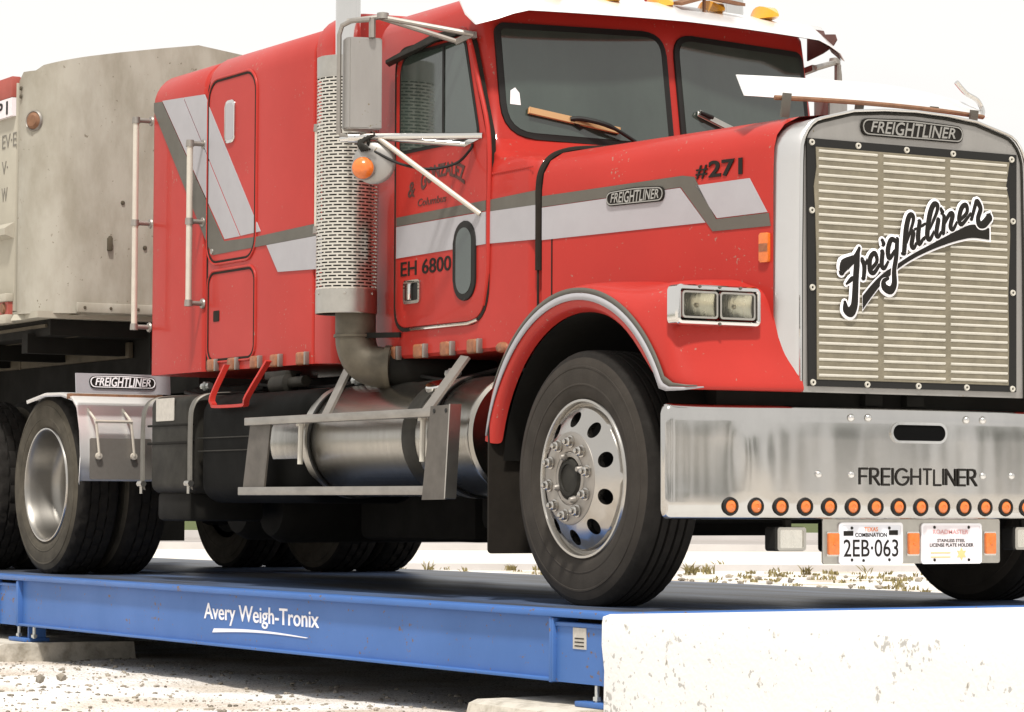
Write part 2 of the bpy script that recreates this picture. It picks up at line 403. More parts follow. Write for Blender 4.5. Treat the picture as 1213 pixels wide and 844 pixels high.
def mirror_y(o, parent, name=None):
    """a copy of a part mirrored to the other side of the truck"""
    me = o.data.copy()
    for v in me.vertices: v.co.y = -v.co.y
    me.flip_normals()
    c = bpy.data.objects.new(name or o.name.split('.')[0], me); COL.objects.link(c); c.parent = parent
    c.location = (o.location.x, -o.location.y, o.location.z)
    for md in o.modifiers:
        n = c.modifiers.new(md.name, md.type)
        if md.type == 'SUBSURF': n.levels = md.levels; n.render_levels = md.render_levels
    ORG[c.name] = Vector((ORG[o.name].x, -ORG[o.name].y, ORG[o.name].z))
    return c
def mirror_tree(o, parent):
    c = mirror_y(o, parent)
    for ch in list(o.children): mirror_tree(ch, c)
    return c

# ================================================================== SETTING
VD = fh.copy(); VR = rt.copy()                     # the road behind runs square to this heading
def strip(name, d0, d1, z, m, half=420):
    bm = BM(); c = Vector((CAM.x, CAM.y, 0))
    for a, b in ((d0, -half), (d0, half), (d1, half), (d1, -half)):
        p = c + VD * a + VR * b; bm.verts.new((p.x, p.y, z))
    bm.faces.new(bm.verts[:]); return obj(name, bm, m, None, smooth=False, kind='structure')
# ground sheet with an uneven near part
bm = BM()
def gh(x, y):
    if abs(x - .0) > 28 or abs(y) > 28: return 0
    h = .030 * (noise.noise(Vector((x * .9, y * .9, 0)))) + .014 * noise.noise(Vector((x * 4, y * 4, 3)))
    return h - .03
xs = [-900, -300, -100, -30] + [-14 + .14 * i for i in range(0, 131)] + [8, 12, 30, 100, 300, 900]
ys = [-900, -300, -100, -30, -12, -8, -6] + [-4.6 + .14 * i for i in range(0, 46)] + [4, 6, 10, 30, 100, 300, 900]
loft(bm, [[(x, y, gh(x, y)) for y in ys] for x in xs])
obj('gravel_ground', bm, M['gravel'], None, kind='structure', ang=180)
strip('road', 40, 55.5, .012, M['asphalt'])
strip('far_road', 55.5, 74, .016, M['greyroad'])
strip('grass_verge', 74, 900, .03, M['grass'], half=1500)
bm = BM(); c = Vector((CAM.x, CAM.y, 0))
for d0, h_ in ((39.7, .10), (55.3, .16), (73.6, .22)):
    a = c + VD * d0 - VR * 300; b = c + VD * d0 + VR * 300
    obox(bm, a + Vector((0, 0, h_ / 2 - .02)), b + Vector((0, 0, h_ / 2 - .02)), .35, h_)
obj('kerb', bm, M['kerb'], None, smooth=False, kind='structure')

# loose stones on the gravel (one mass nobody could count)
bm = BM()
def stone(x, y, z, s):
    r = bmesh.ops.create_icosphere(bm, subdivisions=1, radius=s)
    e = Vector((random.uniform(.7, 1.4), random.uniform(.7, 1.3), random.uniform(.4, .8)))
    rot = Matrix.Rotation(random.random() * 6.28, 3, 'Z')
    for v in r['verts']:
        q = rot @ Vector((v.co.x * e.x, v.co.y * e.y, v.co.z * e.z)) * random.uniform(.82, 1.15)
        v.co = q + Vector((x, y, z))
for i in range(2600):
    x = random.uniform(-8, 1.6); y = random.uniform(-3.6, -.9)
    if x > .7 and y > -1.6: continue
    stone(x, y, gh(x, y) + .003, random.choice((.003, .004, .005, .006, .006, .009, .013)) * random.uniform(.8, 1.3))
for i in range(24):
    x = random.uniform(-.7, .5); y = random.uniform(-1.45, -.9)
    stone(x, y, gh(x, y) + .008, random.uniform(.015, .035))
for i in range(500):
    t = random.uniform(14, 38); s = random.uniform(-3.5, 6)
    p = c + VD * t + VR * s
    if abs(p.y) < 2 : continue
    stone(p.x, p.y, .005, random.uniform(.015, .05))
obj('gravel_stones', bm, M['stone'], None, kind='stuff', ang=30)
# far wood ahead of the truck; the photograph shows it mirrored in glass and chrome
bm = BM()
def leaf_crown(cx, cy, h_, w_):
    tube(bm, [(cx, cy, -.1), (cx + .1, cy, h_ * .35), (cx, cy, h_ * .7)], [.22, .16, .06], 7)
    for k in range(260):
        q = Vector((random.gauss(0, .42), random.gauss(0, .42), random.gauss(0, .36)))
        if q.length > 1.05: continue
        p = Vector((cx + q.x * w_, cy + q.y * w_, h_ * .58 + q.z * h_ * .5)); r_ = random.uniform(.25, .6)
        a = Vector((random.uniform(-1, 1), random.uniform(-1, 1), random.uniform(-.6, .6))).normalized(); b = a.orthogonal().normalized()
        bm.faces.new([bm.verts.new(p + a * r_ * math.cos(t) + b * r_ * math.sin(t) * .7) for t in (0, 1.2, 2.5, 3.8, 5.0)])
for k in range(13):
    az = R(-12 + 6.2 * k + random.uniform(-1.8, 1.8)); d_ = random.uniform(52, 78)
    leaf_crown(d_ * math.cos(az), d_ * math.sin(az), random.uniform(4, 8), random.uniform(1.4, 2.6))
obj('far_wood', bm, M['leaves'], None, smooth=False, kind='stuff', recalc=False)
# weeds by the kerb
bm = BM()
def tuft(p, h_, n_):
    for k in range(n_):
        a = random.random() * 6.28; l = Vector((math.cos(a), math.sin(a), 0)) * random.uniform(.05, .9) * h_
        sd = Vector((-l.y, l.x, 0)).normalized() * .012
        b0 = p + Vector((random.uniform(-.06, .06), random.uniform(-.06, .06), 0)); t_ = b0 + l + Vector((0, 0, h_ * random.uniform(.5, 1)))
        mid = (b0 + t_) / 2 + Vector((0, 0, h_ * .12))
        v = [bm.verts.new(q) for q in (b0 - sd, b0 + sd, mid + sd * .8, t_, mid - sd * .8)]
        bm.faces.new(v)
for i in range(75):
    t = random.gauss(38.0, 1.3); s = random.uniform(-3.2, 7)
    tuft(c + VD * t + VR * s, random.uniform(.03, .11) * (2.6 if random.random() < .16 else 1), random.choice((6, 9, 16)))
for i in range(120):
    t = random.uniform(26, 38); s = random.uniform(2.2, 6.6)
    tuft(c + VD * t + VR * s, random.uniform(.03, .08), 9)
obj('weeds', bm, M['weed'], None, smooth=False, kind='stuff', recalc=False)

# concrete approach block beside the end of the scale
bm = BM()
xs = [.772, .80] + [.95 + .16 * i for i in range(22)] + [5.0, 7.5, 9.8]
rows = []
for i, x in enumerate(xs):
    zt = D - .004 if x < 4.6 else max(.0, D - (x - 4.6) * .085)
    row = []
    n_ = lambda a, b: .006 * noise.noise(Vector((x * 6, a * 6, b)))
    for y, z in ((1.54, -.25), (1.54, zt), (-1.2, zt), (-1.50, zt), (-1.535, zt - .008), (-1.54, zt - .035), (-1.54, zt - .12), (-1.54, zt - .22), (-1.54, zt - .32), (-1.54, -.25)):
        k = (1 + (1.6 if i < 3 else 0)) if y < -1.49 and z > -.2 else 0
        row.append((x + (n_(z, 1) if i == 0 else 0), y + k * n_(z, 3), z + (k * n_(y, 5) if y > -1.53 else 0)))
    rows.append(row)
loft(bm, rows, close_u=True, cap=True)
ramp = tag(obj('concrete_ramp', bm, M['concrete'], None, ang=30), 'white speckled concrete approach block at the front end of the blue scale', 'ramp')
bm = BM(); loft(bm, [[(x, y, -.04 + (.12 if abs(y - cy) < .29 else 0) * 0 + z) for y, z in ((-1.80, -.08), (-1.74, .095), (-1.70, .11), (-1.2, .112), (-.9, .108), (-.88, -.05))] for x, cy in ((-7.2, 0), (-6.4, 0), (-5.9, 0), (-5.42, 0), (-5.38, 0))], cap=True)
tag(obj('concrete_pad', bm, M['pad'], None, ang=30), 'worn grey concrete pad under the rear foot of the blue scale', 'concrete pad', 'concrete pads under the scale feet')
bm = BM(); loft(bm, [[(x, y, -.035 + z) for y, z in ((-1.72, -.05), (-1.68, .09), (-1.64, .105), (-1.2, .108), (-.9, .105), (-.88, -.05))] for x in (-.05, 0, .4, .766)], cap=True)
tag(obj('concrete_pad', bm, M['pad'], None, ang=30), 'grey concrete pad beside the white ramp, under the front foot of the blue scale', 'concrete pad', 'concrete pads under the scale feet')

# ================================================================== WEIGHBRIDGE
wb = thing('weighbridge', 'long blue steel truck scale under the red truck, white maker lettering on its side', 'truck scale', (-2.6, -1.5, 0))
BY = -1.50
bm = BM(); box(bm, (-13.2, -1.52, D - .022), (-5.99, 1.52, D), .004); box(bm, (-5.975, -1.52, D - .022), (.765, 1.52, D), .004)
obj('deck_plate', bm, M['deck'], wb)
bm = BM(); box(bm, (-13.2, -1.535, D - .026), (-5.99, -1.40, D + .002), .006); box(bm, (-5.975, -1.535, D - .026), (.768, -1.40, D + .002), .006)
box(bm, (.70, -1.398, D - .026), (.768, 1.535, D + .002), .006)
obj('deck_edge', bm, M['blue'], wb)
zb = .162
bm = BM()
for x0, x1 in ((-12.8, -6.32), (-5.62, .34)):
    box(bm, (x0, BY, zb + .012), (x1, BY + .02, D - .027))                                 # web
    box(bm, (x0, BY - .028, zb), (x1, BY + .12, zb + .014), .003)                           # bottom flange
obj('side_beam', bm, M['blue'], wb)
for x0, x1 in ((.343, .361), (-5.636, -5.618)):
    bm = BM(); box(bm, (x0, BY - .03, zb - .004), (x1, BY + .1, D - .027), .002); obj('stiffener', bm, M['blue'], wb)
for x0, x1 in ((.362, .762), (-5.97, -5.638)):
    bm = BM(); box(bm, (x0, BY - .012, zb), (x1, BY + .02, D - .045)); eb = obj('end_box', bm, M['blue'], wb)
    bm = BM(); box(bm, (x0, BY - .030, zb), (x0 + .014, BY + .0, D - .030), .003); obj('box_edge', bm, M['blue'], eb)
    bm = BM(); box(bm, (x1 - .014, BY - .03, zb), (x1, BY, D - .03), .003); obj('box_edge', bm, M['blue'], eb)
    bm = BM(); box(bm, (x0 + .015, BY - .022, D - .062), (x1 - .015, BY, D - .046), .003); obj('box_edge', bm, M['blue'], eb)
bm = BM(); box(bm, (.748, BY + .022, zb), (.764, 1.5, D - .027)); obj('end_plate', bm, M['blue'], wb)
bm = BM(); box(bm, (-6.31, BY - .012, zb), (-5.99, BY + .02, D - .045)); obj('end_box', bm, M['blue'], wb)
def foot(cx, hw, bolts):
    bm = BM(); box(bm, (cx - hw, BY - .035, .072), (cx + hw, BY + .12, .094), .004); f = obj('foot', bm, M['blue'], wb)
    bm = BM(); box(bm, (cx + hw - .03, BY - .005, .094), (cx + hw - .012, BY + .10, zb)); obj('foot_web', bm, M['blue'], f)
    for dx in bolts:
        bm = BM(); lathe(bm, [(0, 0), (.009, 0), (.009, .066), (0, .066)], (cx + dx, BY + .0, .094), (0, 0, 1), 12); bl = obj('anchor_bolt', bm, M['bolt'], f, ang=25)
        bm = BM(); lathe(bm, [(0, .006), (.018, .006), (.018, .022), (0, .022)], (cx + dx, BY + .0, .094), (0, 0, 1), 6); obj('nut', bm, M['bolt'], bl, ang=25)
foot(.655, .105, (.01,)); foot(-5.62, .13, (-.05, .19))
bm = BM(); prism(bm, [(.505, .30), (.605, .30), (.605, .385), (.505, .385)], SIDE(BY - .012), 0, .003)
pl_ = obj('rating_plate', bm, M['sticker'], wb, smooth=False)
bm = BM()
for z in (.31, .325, .34): prism(bm, [(.52, z), (.59, z), (.59, z + .005), (.52, z + .005)], SIDE(BY - .0155), 0, .001)
obj('fine_print', bm, M['boxgrey'], pl_, smooth=False)
textobj('maker_lettering', 'Avery Weigh-Tronix', SIDE(BY), -3.08, .268, 1.29, .106, -.001, .003, M['white_letter'], wb, bold=.006)
pts = [(-2.98 + 1.06 * k / 20, .248 + .012 * math.sin(math.pi * k / 20) - .004 * k / 20) for k in range(21)]
th = [.018 * (1 - k / 20) + .003 for k in range(21)]
obj('maker_swoosh', prism(BM(), [(x, y - t) for (x, y), t in zip(pts, th)] + [(x + .02, y) for (x, y) in pts[::-1]], SIDE(BY), -.001, .003), M['white_letter'], wb, smooth=False)
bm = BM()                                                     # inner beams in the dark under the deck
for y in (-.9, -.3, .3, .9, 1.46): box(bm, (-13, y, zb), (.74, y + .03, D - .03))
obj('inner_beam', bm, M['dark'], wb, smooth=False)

# ================================================================== TRUCK
T = thing('semi_truck', 'red semi truck with long hood, chrome bumper and sleeper cab standing on the blue scale', 'truck', (-2.5, 0, D))
Yh = lambda x: -.975 + (x + .66) * .2127
W = .98

# ---- frame, axles, engine (dark under-side)
bm = BM()
for y in (-.43, .34): box(bm, (-8.4, y, 1.03), (.66, y + .09, 1.30))
for x in (-7.9, -6.7, -5.2, -3.4, -1.6): box(bm, (x, -.35, 1.08), (x + .1, .35, 1.26))
obj('chassis_frame', bm, M['dark'], T, smooth=False)
bm = BM(); lathe(bm, [(0, -.95), (.07, -.95), (.07, .95), (0, .95)], (0, 0, .93), (0, 1, 0), 16); box(bm, (-.1, -.8, .80), (.1, .8, .95), .03)
obj('front_axle', bm, M['dark'], T)
for x in (-6.07, -7.40):
    bm = BM(); lathe(bm, [(0, -.9), (.1, -.9), (.1, -.25), (.24, -.12), (.24, .12), (.1, .25), (.1, .9), (0, .9)], (x, 0, .985), (0, 1, 0), 20)
    obj('drive_axle', bm, M['dark'], T)
bm = BM(); box(bm, (-1.4, -.38, .95), (.45, .38, 2.15), .05); box(bm, (-2.2, -.3, .9), (-1.35, .3, 1.5), .05); box(bm, (-.62, -.96, 1.2), (-.58, .96, 2.2)); box(bm, (-.56, -.50, 1.2), (.62, .50, 1.70), .05)
obj('engine', bm, M['dark'], T)
bm = BM(); box(bm, (-5.0, -.75, 1.1), (-2.0, .75, 1.55), .05); box(bm, (-8.2, -.45, 1.30), (-6.0, .45, 1.44), .03)
lathe(bm, [(0, 0), (.52, 0), (.55, .03), (.55, .06), (0, .07)], (-6.75, 0, 1.44), (0, 0, 1), 28)
obj('fifth_wheel', bm, M['dark'], T)

bm = BM()
for x, y, r_ in ((-4.75, .15, .19), (-4.2, .1, .2)): lathe(bm, [(0, -.7), (r_ * .8, -.69), (r_, -.62), (r_, .62), (r_ * .8, .69), (0, .7)], (x, y, .86), (0, 1, 0), 24)
box(bm, (-3.9, -.2, .68), (-2.6, .6, 1.1), .05)
obj('air_tank', bm, M['dark'], T)
bm = BM(); box(bm, (-2.3, -.35, .74), (-.5, .3, 1.0), .06); obj('transmission', bm, M['dark'], T)
# ---- sleeper
def half_to_full(h):        # mirror a (y,z) polyline that starts at bottom -y and ends at the centre line
    return h + [(-y, z) for y, z in h[::-1][1:]]
def body_sec(x, w_, z0, zt, rad, inset=0.):
    h = [(-w_ + inset, z0), (-w_ + inset, zt - rad)]
    for k in range(1, 8):
        a = R(90 * k / 7); h.append((-w_ + inset + rad * (1 - math.cos(a)), zt - inset - rad + rad * math.sin(a)))
    h += [(-.4, zt - inset + .012), (0, zt - inset + .018)]
    return [(x, y, z) for y, z in half_to_full(h)]
def sleeper_piece(x0, x1, z0a, z0b, zt, rb, rf):
    rows = []
    def end(x, s, rd):
        L = []
        for k in range(6):
            a = R(90 * k / 5); L.append((x + s * rd * (1 - math.sin(a)) , rd * (1 - math.cos(a))))
        return L   # from outer face... (x, inset)
    E0 = [(x0 + rb * (1 - math.cos(R(90 * k / 5))), rb * (1 - math.sin(R(90 * k / 5)))) for k in range(6)]
    E1 = [(x1 - rf * (1 - math.cos(R(90 * k / 5))), rf * (1 - math.sin(R(90 * k / 5)))) for k in range(6)][::-1]
    for x, ins in E0 + E1:
        z0 = z0a + (z0b - z0a) * (x - x0) / (x1 - x0)
        rows.append(body_sec(x, W, z0, zt, .18, ins))
    bm = BM(); V = loft(bm, rows); 
    bm.faces.new(V[0][::-1]); bm.faces.new(V[-1])
    for i in range(len(V) - 1): bm.faces.new((V[i][0], V[i + 1][0], V[i + 1][-1], V[i][-1]))
    return bm
slp = obj('sleeper', sleeper_piece(-5.035, -4.268, 1.61, 1.607, 3.355, .07, .03), M['red'], T)
obj('sleeper_panel', sleeper_piece(-4.250, -2.92, 1.605, 1.598, 3.365, .045, .012), M['red'], slp)
obj('sleeper_panel', sleeper_piece(-2.905, -2.67, 1.598, 1.59, 3.40, .012, .05), M['red'], slp)
bm = BM(); loft(bm, [body_sec(x, .93, 1.62, 3.2, .15) for x in (-2.70, -2.28)], cap=True); obj('cab_boot', bm, M['flap'], slp, ang=60)
for a_, b_, z_ in ((-4.29, -4.23, 3.355), (-2.94, -2.89, 3.365)):
    bm = BM(); loft(bm, [body_sec(x, W, 1.62, z_, .18, .016) for x in (a_, b_)], cap=True); obj('seam_seal', bm, M['flap'], slp, ang=60)
def outline_tube(bm, poly, fr, d, rad, flat=.8): tube(bm, [fr.p(x, y, d) for x, y in poly], rad, 8, closed=True)
S = SIDE(-W)
# doors on the sleeper: a thin raised panel with a dark seam and a lit lip
def side_door(x0, z0, x1, z1, r):
    p = rrect(x0, z0, x1, z1, r, 6)
    d = obj('sleeper_door', prism(BM(), p, S, -.002, .003), M['red'], T, smooth=False)
    bm = BM(); ring_prism(bm, rrect(x0 - .006, z0 - .006, x1 + .006, z1 + .006, r + .006, 6), rrect(x0 + .005, z0 + .005, x1 - .005, z1 - .005, r - .005, 6), S, 0, .0065)
    obj('door_seal', bm, M['flap'], d, smooth=False)
    bm = BM(); outline_tube(bm, rrect(x0 - .014, z0 - .014, x1 + .014, z1 + .014, r + .014, 6), S, .001, .008)
    obj('door_lip', bm, M['red'], d)
    return d
up_ = side_door(-4.215, 2.205, -3.615, 3.205, .11)
lo_ = side_door(-4.20, 1.665, -3.615, 2.142, .07)
bm = BM(); prism(bm, rrect(-3.995, 2.845, -3.868, 3.08, .035), S, .002, .012, .003); wf = obj('window', bm, M['chrome'], up_)
obj('pane', prism(BM(), rrect(-3.98, 2.862, -3.883, 3.064, .025), S, .010, .0135), M['stripe'], wf, smooth=False)
bm = BM(); prism(bm, rrect(-4.13, 1.875, -4.055, 1.935, .008), S, .0, .006); obj('latch', bm, M['flap'], lo_)
bm = BM(); lathe(bm, [(0, .012), (.016, .010), (.018, 0)], (-4.155, -W, 2.265), (0, -1, 0), 14); obj('latch', bm, M['steel'], up_)
# ---- painted stripes on the sleeper side
def decal(name, poly, m, fr=None, d=.0055, parent=None): return obj(name, prism(BM(), poly, fr or S, -.001, d), m, parent or T, smooth=False)
decal('grey_band', [(-4.975, 3.186), (-4.865, 3.18), (-4.00, 2.312), (-3.59, 2.305), (-2.72, 2.322), (-2.72, 2.258), (-4.145, 2.245), (-4.20, 2.29), (-4.975, 3.135)], M['dark_stripe'])
sw = [(-4.862, 3.184), (-4.285, 3.153), (-3.555, 2.325), (-3.595, 2.318), (-3.995, 2.325)]
decal('silver_band', [(-4.855, 3.184), (-4.57, 3.169), (-3.80, 2.324), (-3.992, 2.322)], M['stripe'])
decal('silver_band', [(-4.556, 3.168), (-4.28, 3.153), (-3.545, 2.330), (-3.787, 2.325)], M['stripe'])
decal('silver_band', [(-3.465, 2.250), (-2.72, 2.256), (-2.72, 2.078), (-3.325, 2.098)], M['stripe'])

# ---- cab: plan outlines stacked in z
def plan(z, w_, xc, x0, rc=.08, xb=-2.30):
    """half outline from rear centre to front centre"""
    h = [(xb, 0), (xb, -w_ + .05), (xb + .015, -w_ + .015), (xb + .05, -w_), (-1.6, -w_)]
    for k in range(7):
        a = R(90 * k / 6); h.append((xc - rc + rc * math.sin(a), -w_ + rc * (1 - math.cos(a))))
    y1 = -w_ + rc
    for s in (.33, .66, 1): h.append((xc + (x0 - xc) * s, y1 * (1 - s)))
    pts = [(x, y, z) for x, y in h]
    return pts + [(x, -y, z) for x, y, z in pts[::-1][1:-1]]
px = lambda y, z: -1.05 - .16 * abs(y) - .16 * (z - 2.85)
rows = [plan(1.585, W - .015, -.70, -.69), plan(1.60, W, -.685, -.675), plan(2.30, W, -.685, -.675), plan(2.385, W - .002, -.69, -.68), plan(2.435, W - .012, -.705, -.69, .10),
        plan(2.462, W - .02, -.76, -.72, .12), plan(2.475, W - .021, -.95, -.78, .10), plan(2.52, W - .022, px(.9, 2.5) + .06, -.90), plan(2.58, W - .022, px(.9, 2.58) + .01, px(0, 2.58))]
for z in (2.8, 3.05): rows.append(plan(z, W - .022 - (z - 2.58) * .02, px(.9, z), px(0, z)))
rows[-1] = plan(3.12, W - .035, px(.9, 3.12), px(0, 3.12))
for k in range(1, 7):
    a = R(90 * k / 6); i_ = .14 * (1 - math.cos(a)); z = 3.17 + .14 * math.sin(a)
    rows.append(plan(z, W - .035 - i_, px(.9, 3.17) - i_ * .8, px(0, 3.17) - i_ * .8, .08, -2.30 + i_ * .3))
rows.append(plan(3.325, .45, -1.6, -1.55, .05, -1.9))
bm = BM(); loft(bm, rows, close_u=True, cap=True)
cab = obj('cab', bm, M['red'], T, ang=30)
# black seal between cab and hood
hs = lambda x, off=0: [(Yh(x) - off, 1.74), (Yh(x) - off, 2.20), (Yh(x) - off, 2.29), (Yh(x) + .01 - off * .9, 2.365 + off * .3), (Yh(x) + .045 - off * .7, 2.425 + off * .7), (Yh(x) + .11 - off * .4, 2.465 + off), (Yh(x) + .24, 2.492 + off), (-.42, 2.512 + off), (0, 2.53 + off)]
bm = BM(); pp = [(-.672, y, z) for y, z in half_to_full([(Yh(-.66), 1.93)] + hs(-.66)[1:])]
tube(bm, smooth_path(pp, 4), .0165, 8)
obj('hood_seal', bm, M['flap'], cab)
bm = BM(); tube(bm, [(-.672, -.978, 1.72), (-.672, -.978, 1.93)], .006, 6); obj('body_seam', bm, M['flap'], cab)
bm = BM()
for k in range(22):
    lathe(bm, [(0, .004), (.005, .0025), (.007, 0)], (-1.10 + .018 * k, -W + .002, 2.405 ), (0, -1, 0), 8)
obj('rivet', bm, M['red'], cab)

# ---- door
dpoly = rpoly([(-2.01, 1.735), (-1.125, 1.735), (-1.125, 2.58), (-1.315, 3.085), (-2.01, 3.085)], [.10, .17, .03, .10, .10], 7)
def grow(poly, g):
    c_ = Vector((sum(p[0] for p in poly) / len(poly), sum(p[1] for p in poly) / len(poly))); n = len(poly); o = []
    for i in range(n):
        a, b = Vector(poly[i - 1]), Vector(poly[(i + 1) % n]); t = (b - a)
        if t.length < 1e-9: o.append(poly[i]); continue
        t.normalize(); o.append((poly[i][0] + t.y * g, poly[i][1] - t.x * g))
    return o
door = obj('door', prism(BM(), dpoly, S, -.03, .006, .003), M['red'], T, ang=30)
bm = BM(); ring_prism(bm, grow(dpoly, .022), grow(dpoly, .003), S, -.03, .0035); obj('door_seal', bm, M['flap'], door, smooth=False)
bm = BM(); tube(bm, [S.p(-2.17 + .3 + .02, 1.722, .006), S.p(-1.29, 1.722, .006), S.p(-1.20, 1.735, .006)], .009, 8); obj('sill_trim', bm, M['chrome'], door)
bm = BM(); tube(bm, smooth_path([S.p(-1.15, 1.80, .004), S.p(-1.112, 1.95, .004), S.p(-1.106, 2.2, .004), S.p(-1.108, 2.57, .004), S.p(-1.20, 2.84, .006), S.p(-1.31, 3.09, .008), S.p(-1.42, 3.115, .010), S.p(-1.55, 3.115, .010)], 5), .011, 8); obj('door_hinge_trim', bm, M['red'], door)
wpoly = rpoly([(-1.955, 2.595), (-1.20, 2.595), (-1.335, 3.055), (-1.955, 3.055)], [.03, .03, .04, .11], 6)
win = obj('window', prism(BM(), grow(wpoly, .016), S, .004, .010), M['black'], door, smooth=False)
obj('pane', prism(BM(), wpoly, S, .008, .012), M['glass'], win, smooth=False)
bm = BM(); prism(bm, [(-1.535, 2.597), (-1.517, 2.597), (-1.517, 3.053), (-1.535, 3.053)], S, .01, .016); obj('vent_bar', bm, M['black'], win, smooth=False)
vp = rrect(-1.425, 1.83, -1.215, 2.205, .10, 8)
vw = obj('lower_window', prism(BM(), vp, S, .004, .016, .006), M['black'], door)
obj('pane', prism(BM(), rrect(-1.393, 1.862, -1.247, 2.173, .07, 8), S, .012, .018), M['glass'], vw, smooth=False)
bm = BM(); ring_prism(bm, rrect(-1.915, 1.845, -1.75, 1.96, .02), rrect(-1.897, 1.860, -1.768, 1.945, .012), S, .004, .016)
box(bm, (-1.868, -W - .030, 1.862), (-1.825, -W - .006, 1.944), .006)
hd = obj('door_handle', bm, M['chrome'], door)
obj('handle_recess', prism(BM(), rrect(-1.90, 1.858, -1.765, 1.947, .012), S, .003, .0085), M['black'], hd, smooth=False)
D2 = .0095
decal('grey_band', [(-2.0, 2.232), (-1.128, 2.237), (-1.128, 2.285), (-2.0, 2.275)], M['dark_stripe'], S, D2, door)
decal('silver_band', [(-2.0, 2.075), (-1.128, 2.082), (-1.128, 2.232), (-2.0, 2.229)], M['stripe'], S, D2, door)
decal('grey_band', [(-1.098, 2.232), (-.688, 2.226), (-.688, 2.292), (-1.098, 2.285)], M['dark_stripe'], S, .004, cab)
decal('silver_band', [(-1.098, 2.082), (-.688, 2.070), (-.688, 2.226), (-1.098, 2.231)], M['stripe'], S, .004, cab)
textobj('fleet_number', 'EH 6800', S, -1.955, 1.982, .50, .072, .004, .0085, M['letter'], door, bold=.012)
arc = lambda a, b: (a, b * (.62 + .3 * abs(2 * a - 1)) + .62 * (1 - (2 * a - 1) ** 2))
textobj('owner_lettering', 'GONZALEZ', S, -1.755, 2.375, .43, .098, .004, .0085, M['faded'], door, bold=.03, warp=arc)
textobj('owner_lettering', '&', S, -1.885, 2.362, .07, .075, .004, .0085, M['faded'], door, bold=.015, shear=.2)
textobj('owner_lettering', 'Columbus', S, -1.785, 2.312, .28, .036, .004, .0085, M['faded'], door, bold=.006, shear=.2)
# rain gutter vane over the window
bm = BM(); loft(bm, [[(-2.10, -W, 3.03), (-2.0, -W - .075, 3.030), (-2.0, -W - .075, 3.044), (-2.10, -W, 3.06)], [(-1.52, -W, 3.10), (-1.50, -W - .085, 3.070), (-1.50, -W - .085, 3.106), (-1.52, -W, 3.13)], [(-1.40, -W, 3.10), (-1.40, -W - .02, 3.09), (-1.40, -W - .02, 3.12), (-1.40, -W, 3.12)]], close_u=True, cap=True)
obj('window_vane', bm, M['boxgrey'], door, smooth=False)

# ---- windscreen: two flat panes in a V
WS = {}
for s in (-1, 1):
    o_ = Vector((px(0, 2.85), 0, 2.85)); u_ = Vector((.16 * -1, s, 0)); v_ = Vector((-.16, 0, 1))
    u_.normalize(); v_.normalize()
    f = Fr(o_, u_ * s, (v_ - u_ * v_.dot(u_)))     # local x grows with +Y
    WS[s] = f
    ko = 1 / v_.z
    def q(y, z, f=f, s=s):
        P = Vector((px(y, z), y, z)) - f.o; return (P.dot(f.u), P.dot(f.v))
    a0, a1 = (.035, .875)
    poly = [q(s * a0, 2.575), q(s * a1, 2.60), q(s * a1, 3.10), q(s * (a1 - .02), 3.125), q(s * a0, 3.13)]
    if s < 0: poly = poly[::-1]
    poly = [p for p in poly]
    rad = [.05, .14, .03, .03, .09]; rad = rad if s > 0 else rad[::-1]
    rp = rpoly(poly, [min(.16, r * 1.2) for r in rad], 6)
    fr_ = obj('windscreen', prism(BM(), grow(rp, .014), f, -.03, .012, .004), M['black'], cab)
    obj('pane', prism(BM(), grow(rp, -.016), f, .006, .0145), M['glass'], fr_, smooth=False)
    if s < 0:
        st = [q(-.842, 2.745), q(-.79, 2.742), q(-.792, 2.80), q(-.812, 2.825), q(-.835, 2.81)]
        obj('windscreen_sticker', prism(BM(), st, f, .0147, .0165), M['white_letter'], fr_, smooth=False)
        a, b = f.p(*q(-.755, 2.715), .03), f.p(*q(-.31, 2.640), .03)
        bm = BM(); obox(bm, a, b, .022, .016, f.n, .004); wi = obj('wiper', bm, M['copper'], fr_)
        mid = a.lerp(b, .45)
        bm = BM(); tube(bm, smooth_path([mid + f.n * .006, mid + (b - a) * .12 + Vector((.02, 0, .012)), mid + (b - a) * .38 + Vector((.05, 0, .0)), f.p(*q(-.24, 2.585), .05)], 5), [.012] * 11 + [.009] * 5, 8)
        tube(bm, [mid + f.n * .006, mid + (b - a) * .14 + Vector((.0, 0, -.03))], .006, 6)
        obj('wiper_arm', bm, M['black'], wi)
    else:
        a, b = f.p(*q(.13, 2.755), .03), f.p(*q(.36, 2.685), .03)
        bm = BM(); obox(bm, a, b, .02, .016, f.n, .004); wi = obj('wiper', bm, M['steel'], fr_)
        bm = BM(); tube(bm, [a.lerp(b, .0) + f.n * .01, a.lerp(b, .3) + f.n * .02], .010, 8); tube(bm, [b + f.n * .005, f.p(*q(.46, 2.62), .03)], .008, 8); obj('wiper_arm', bm, M['black'], wi)

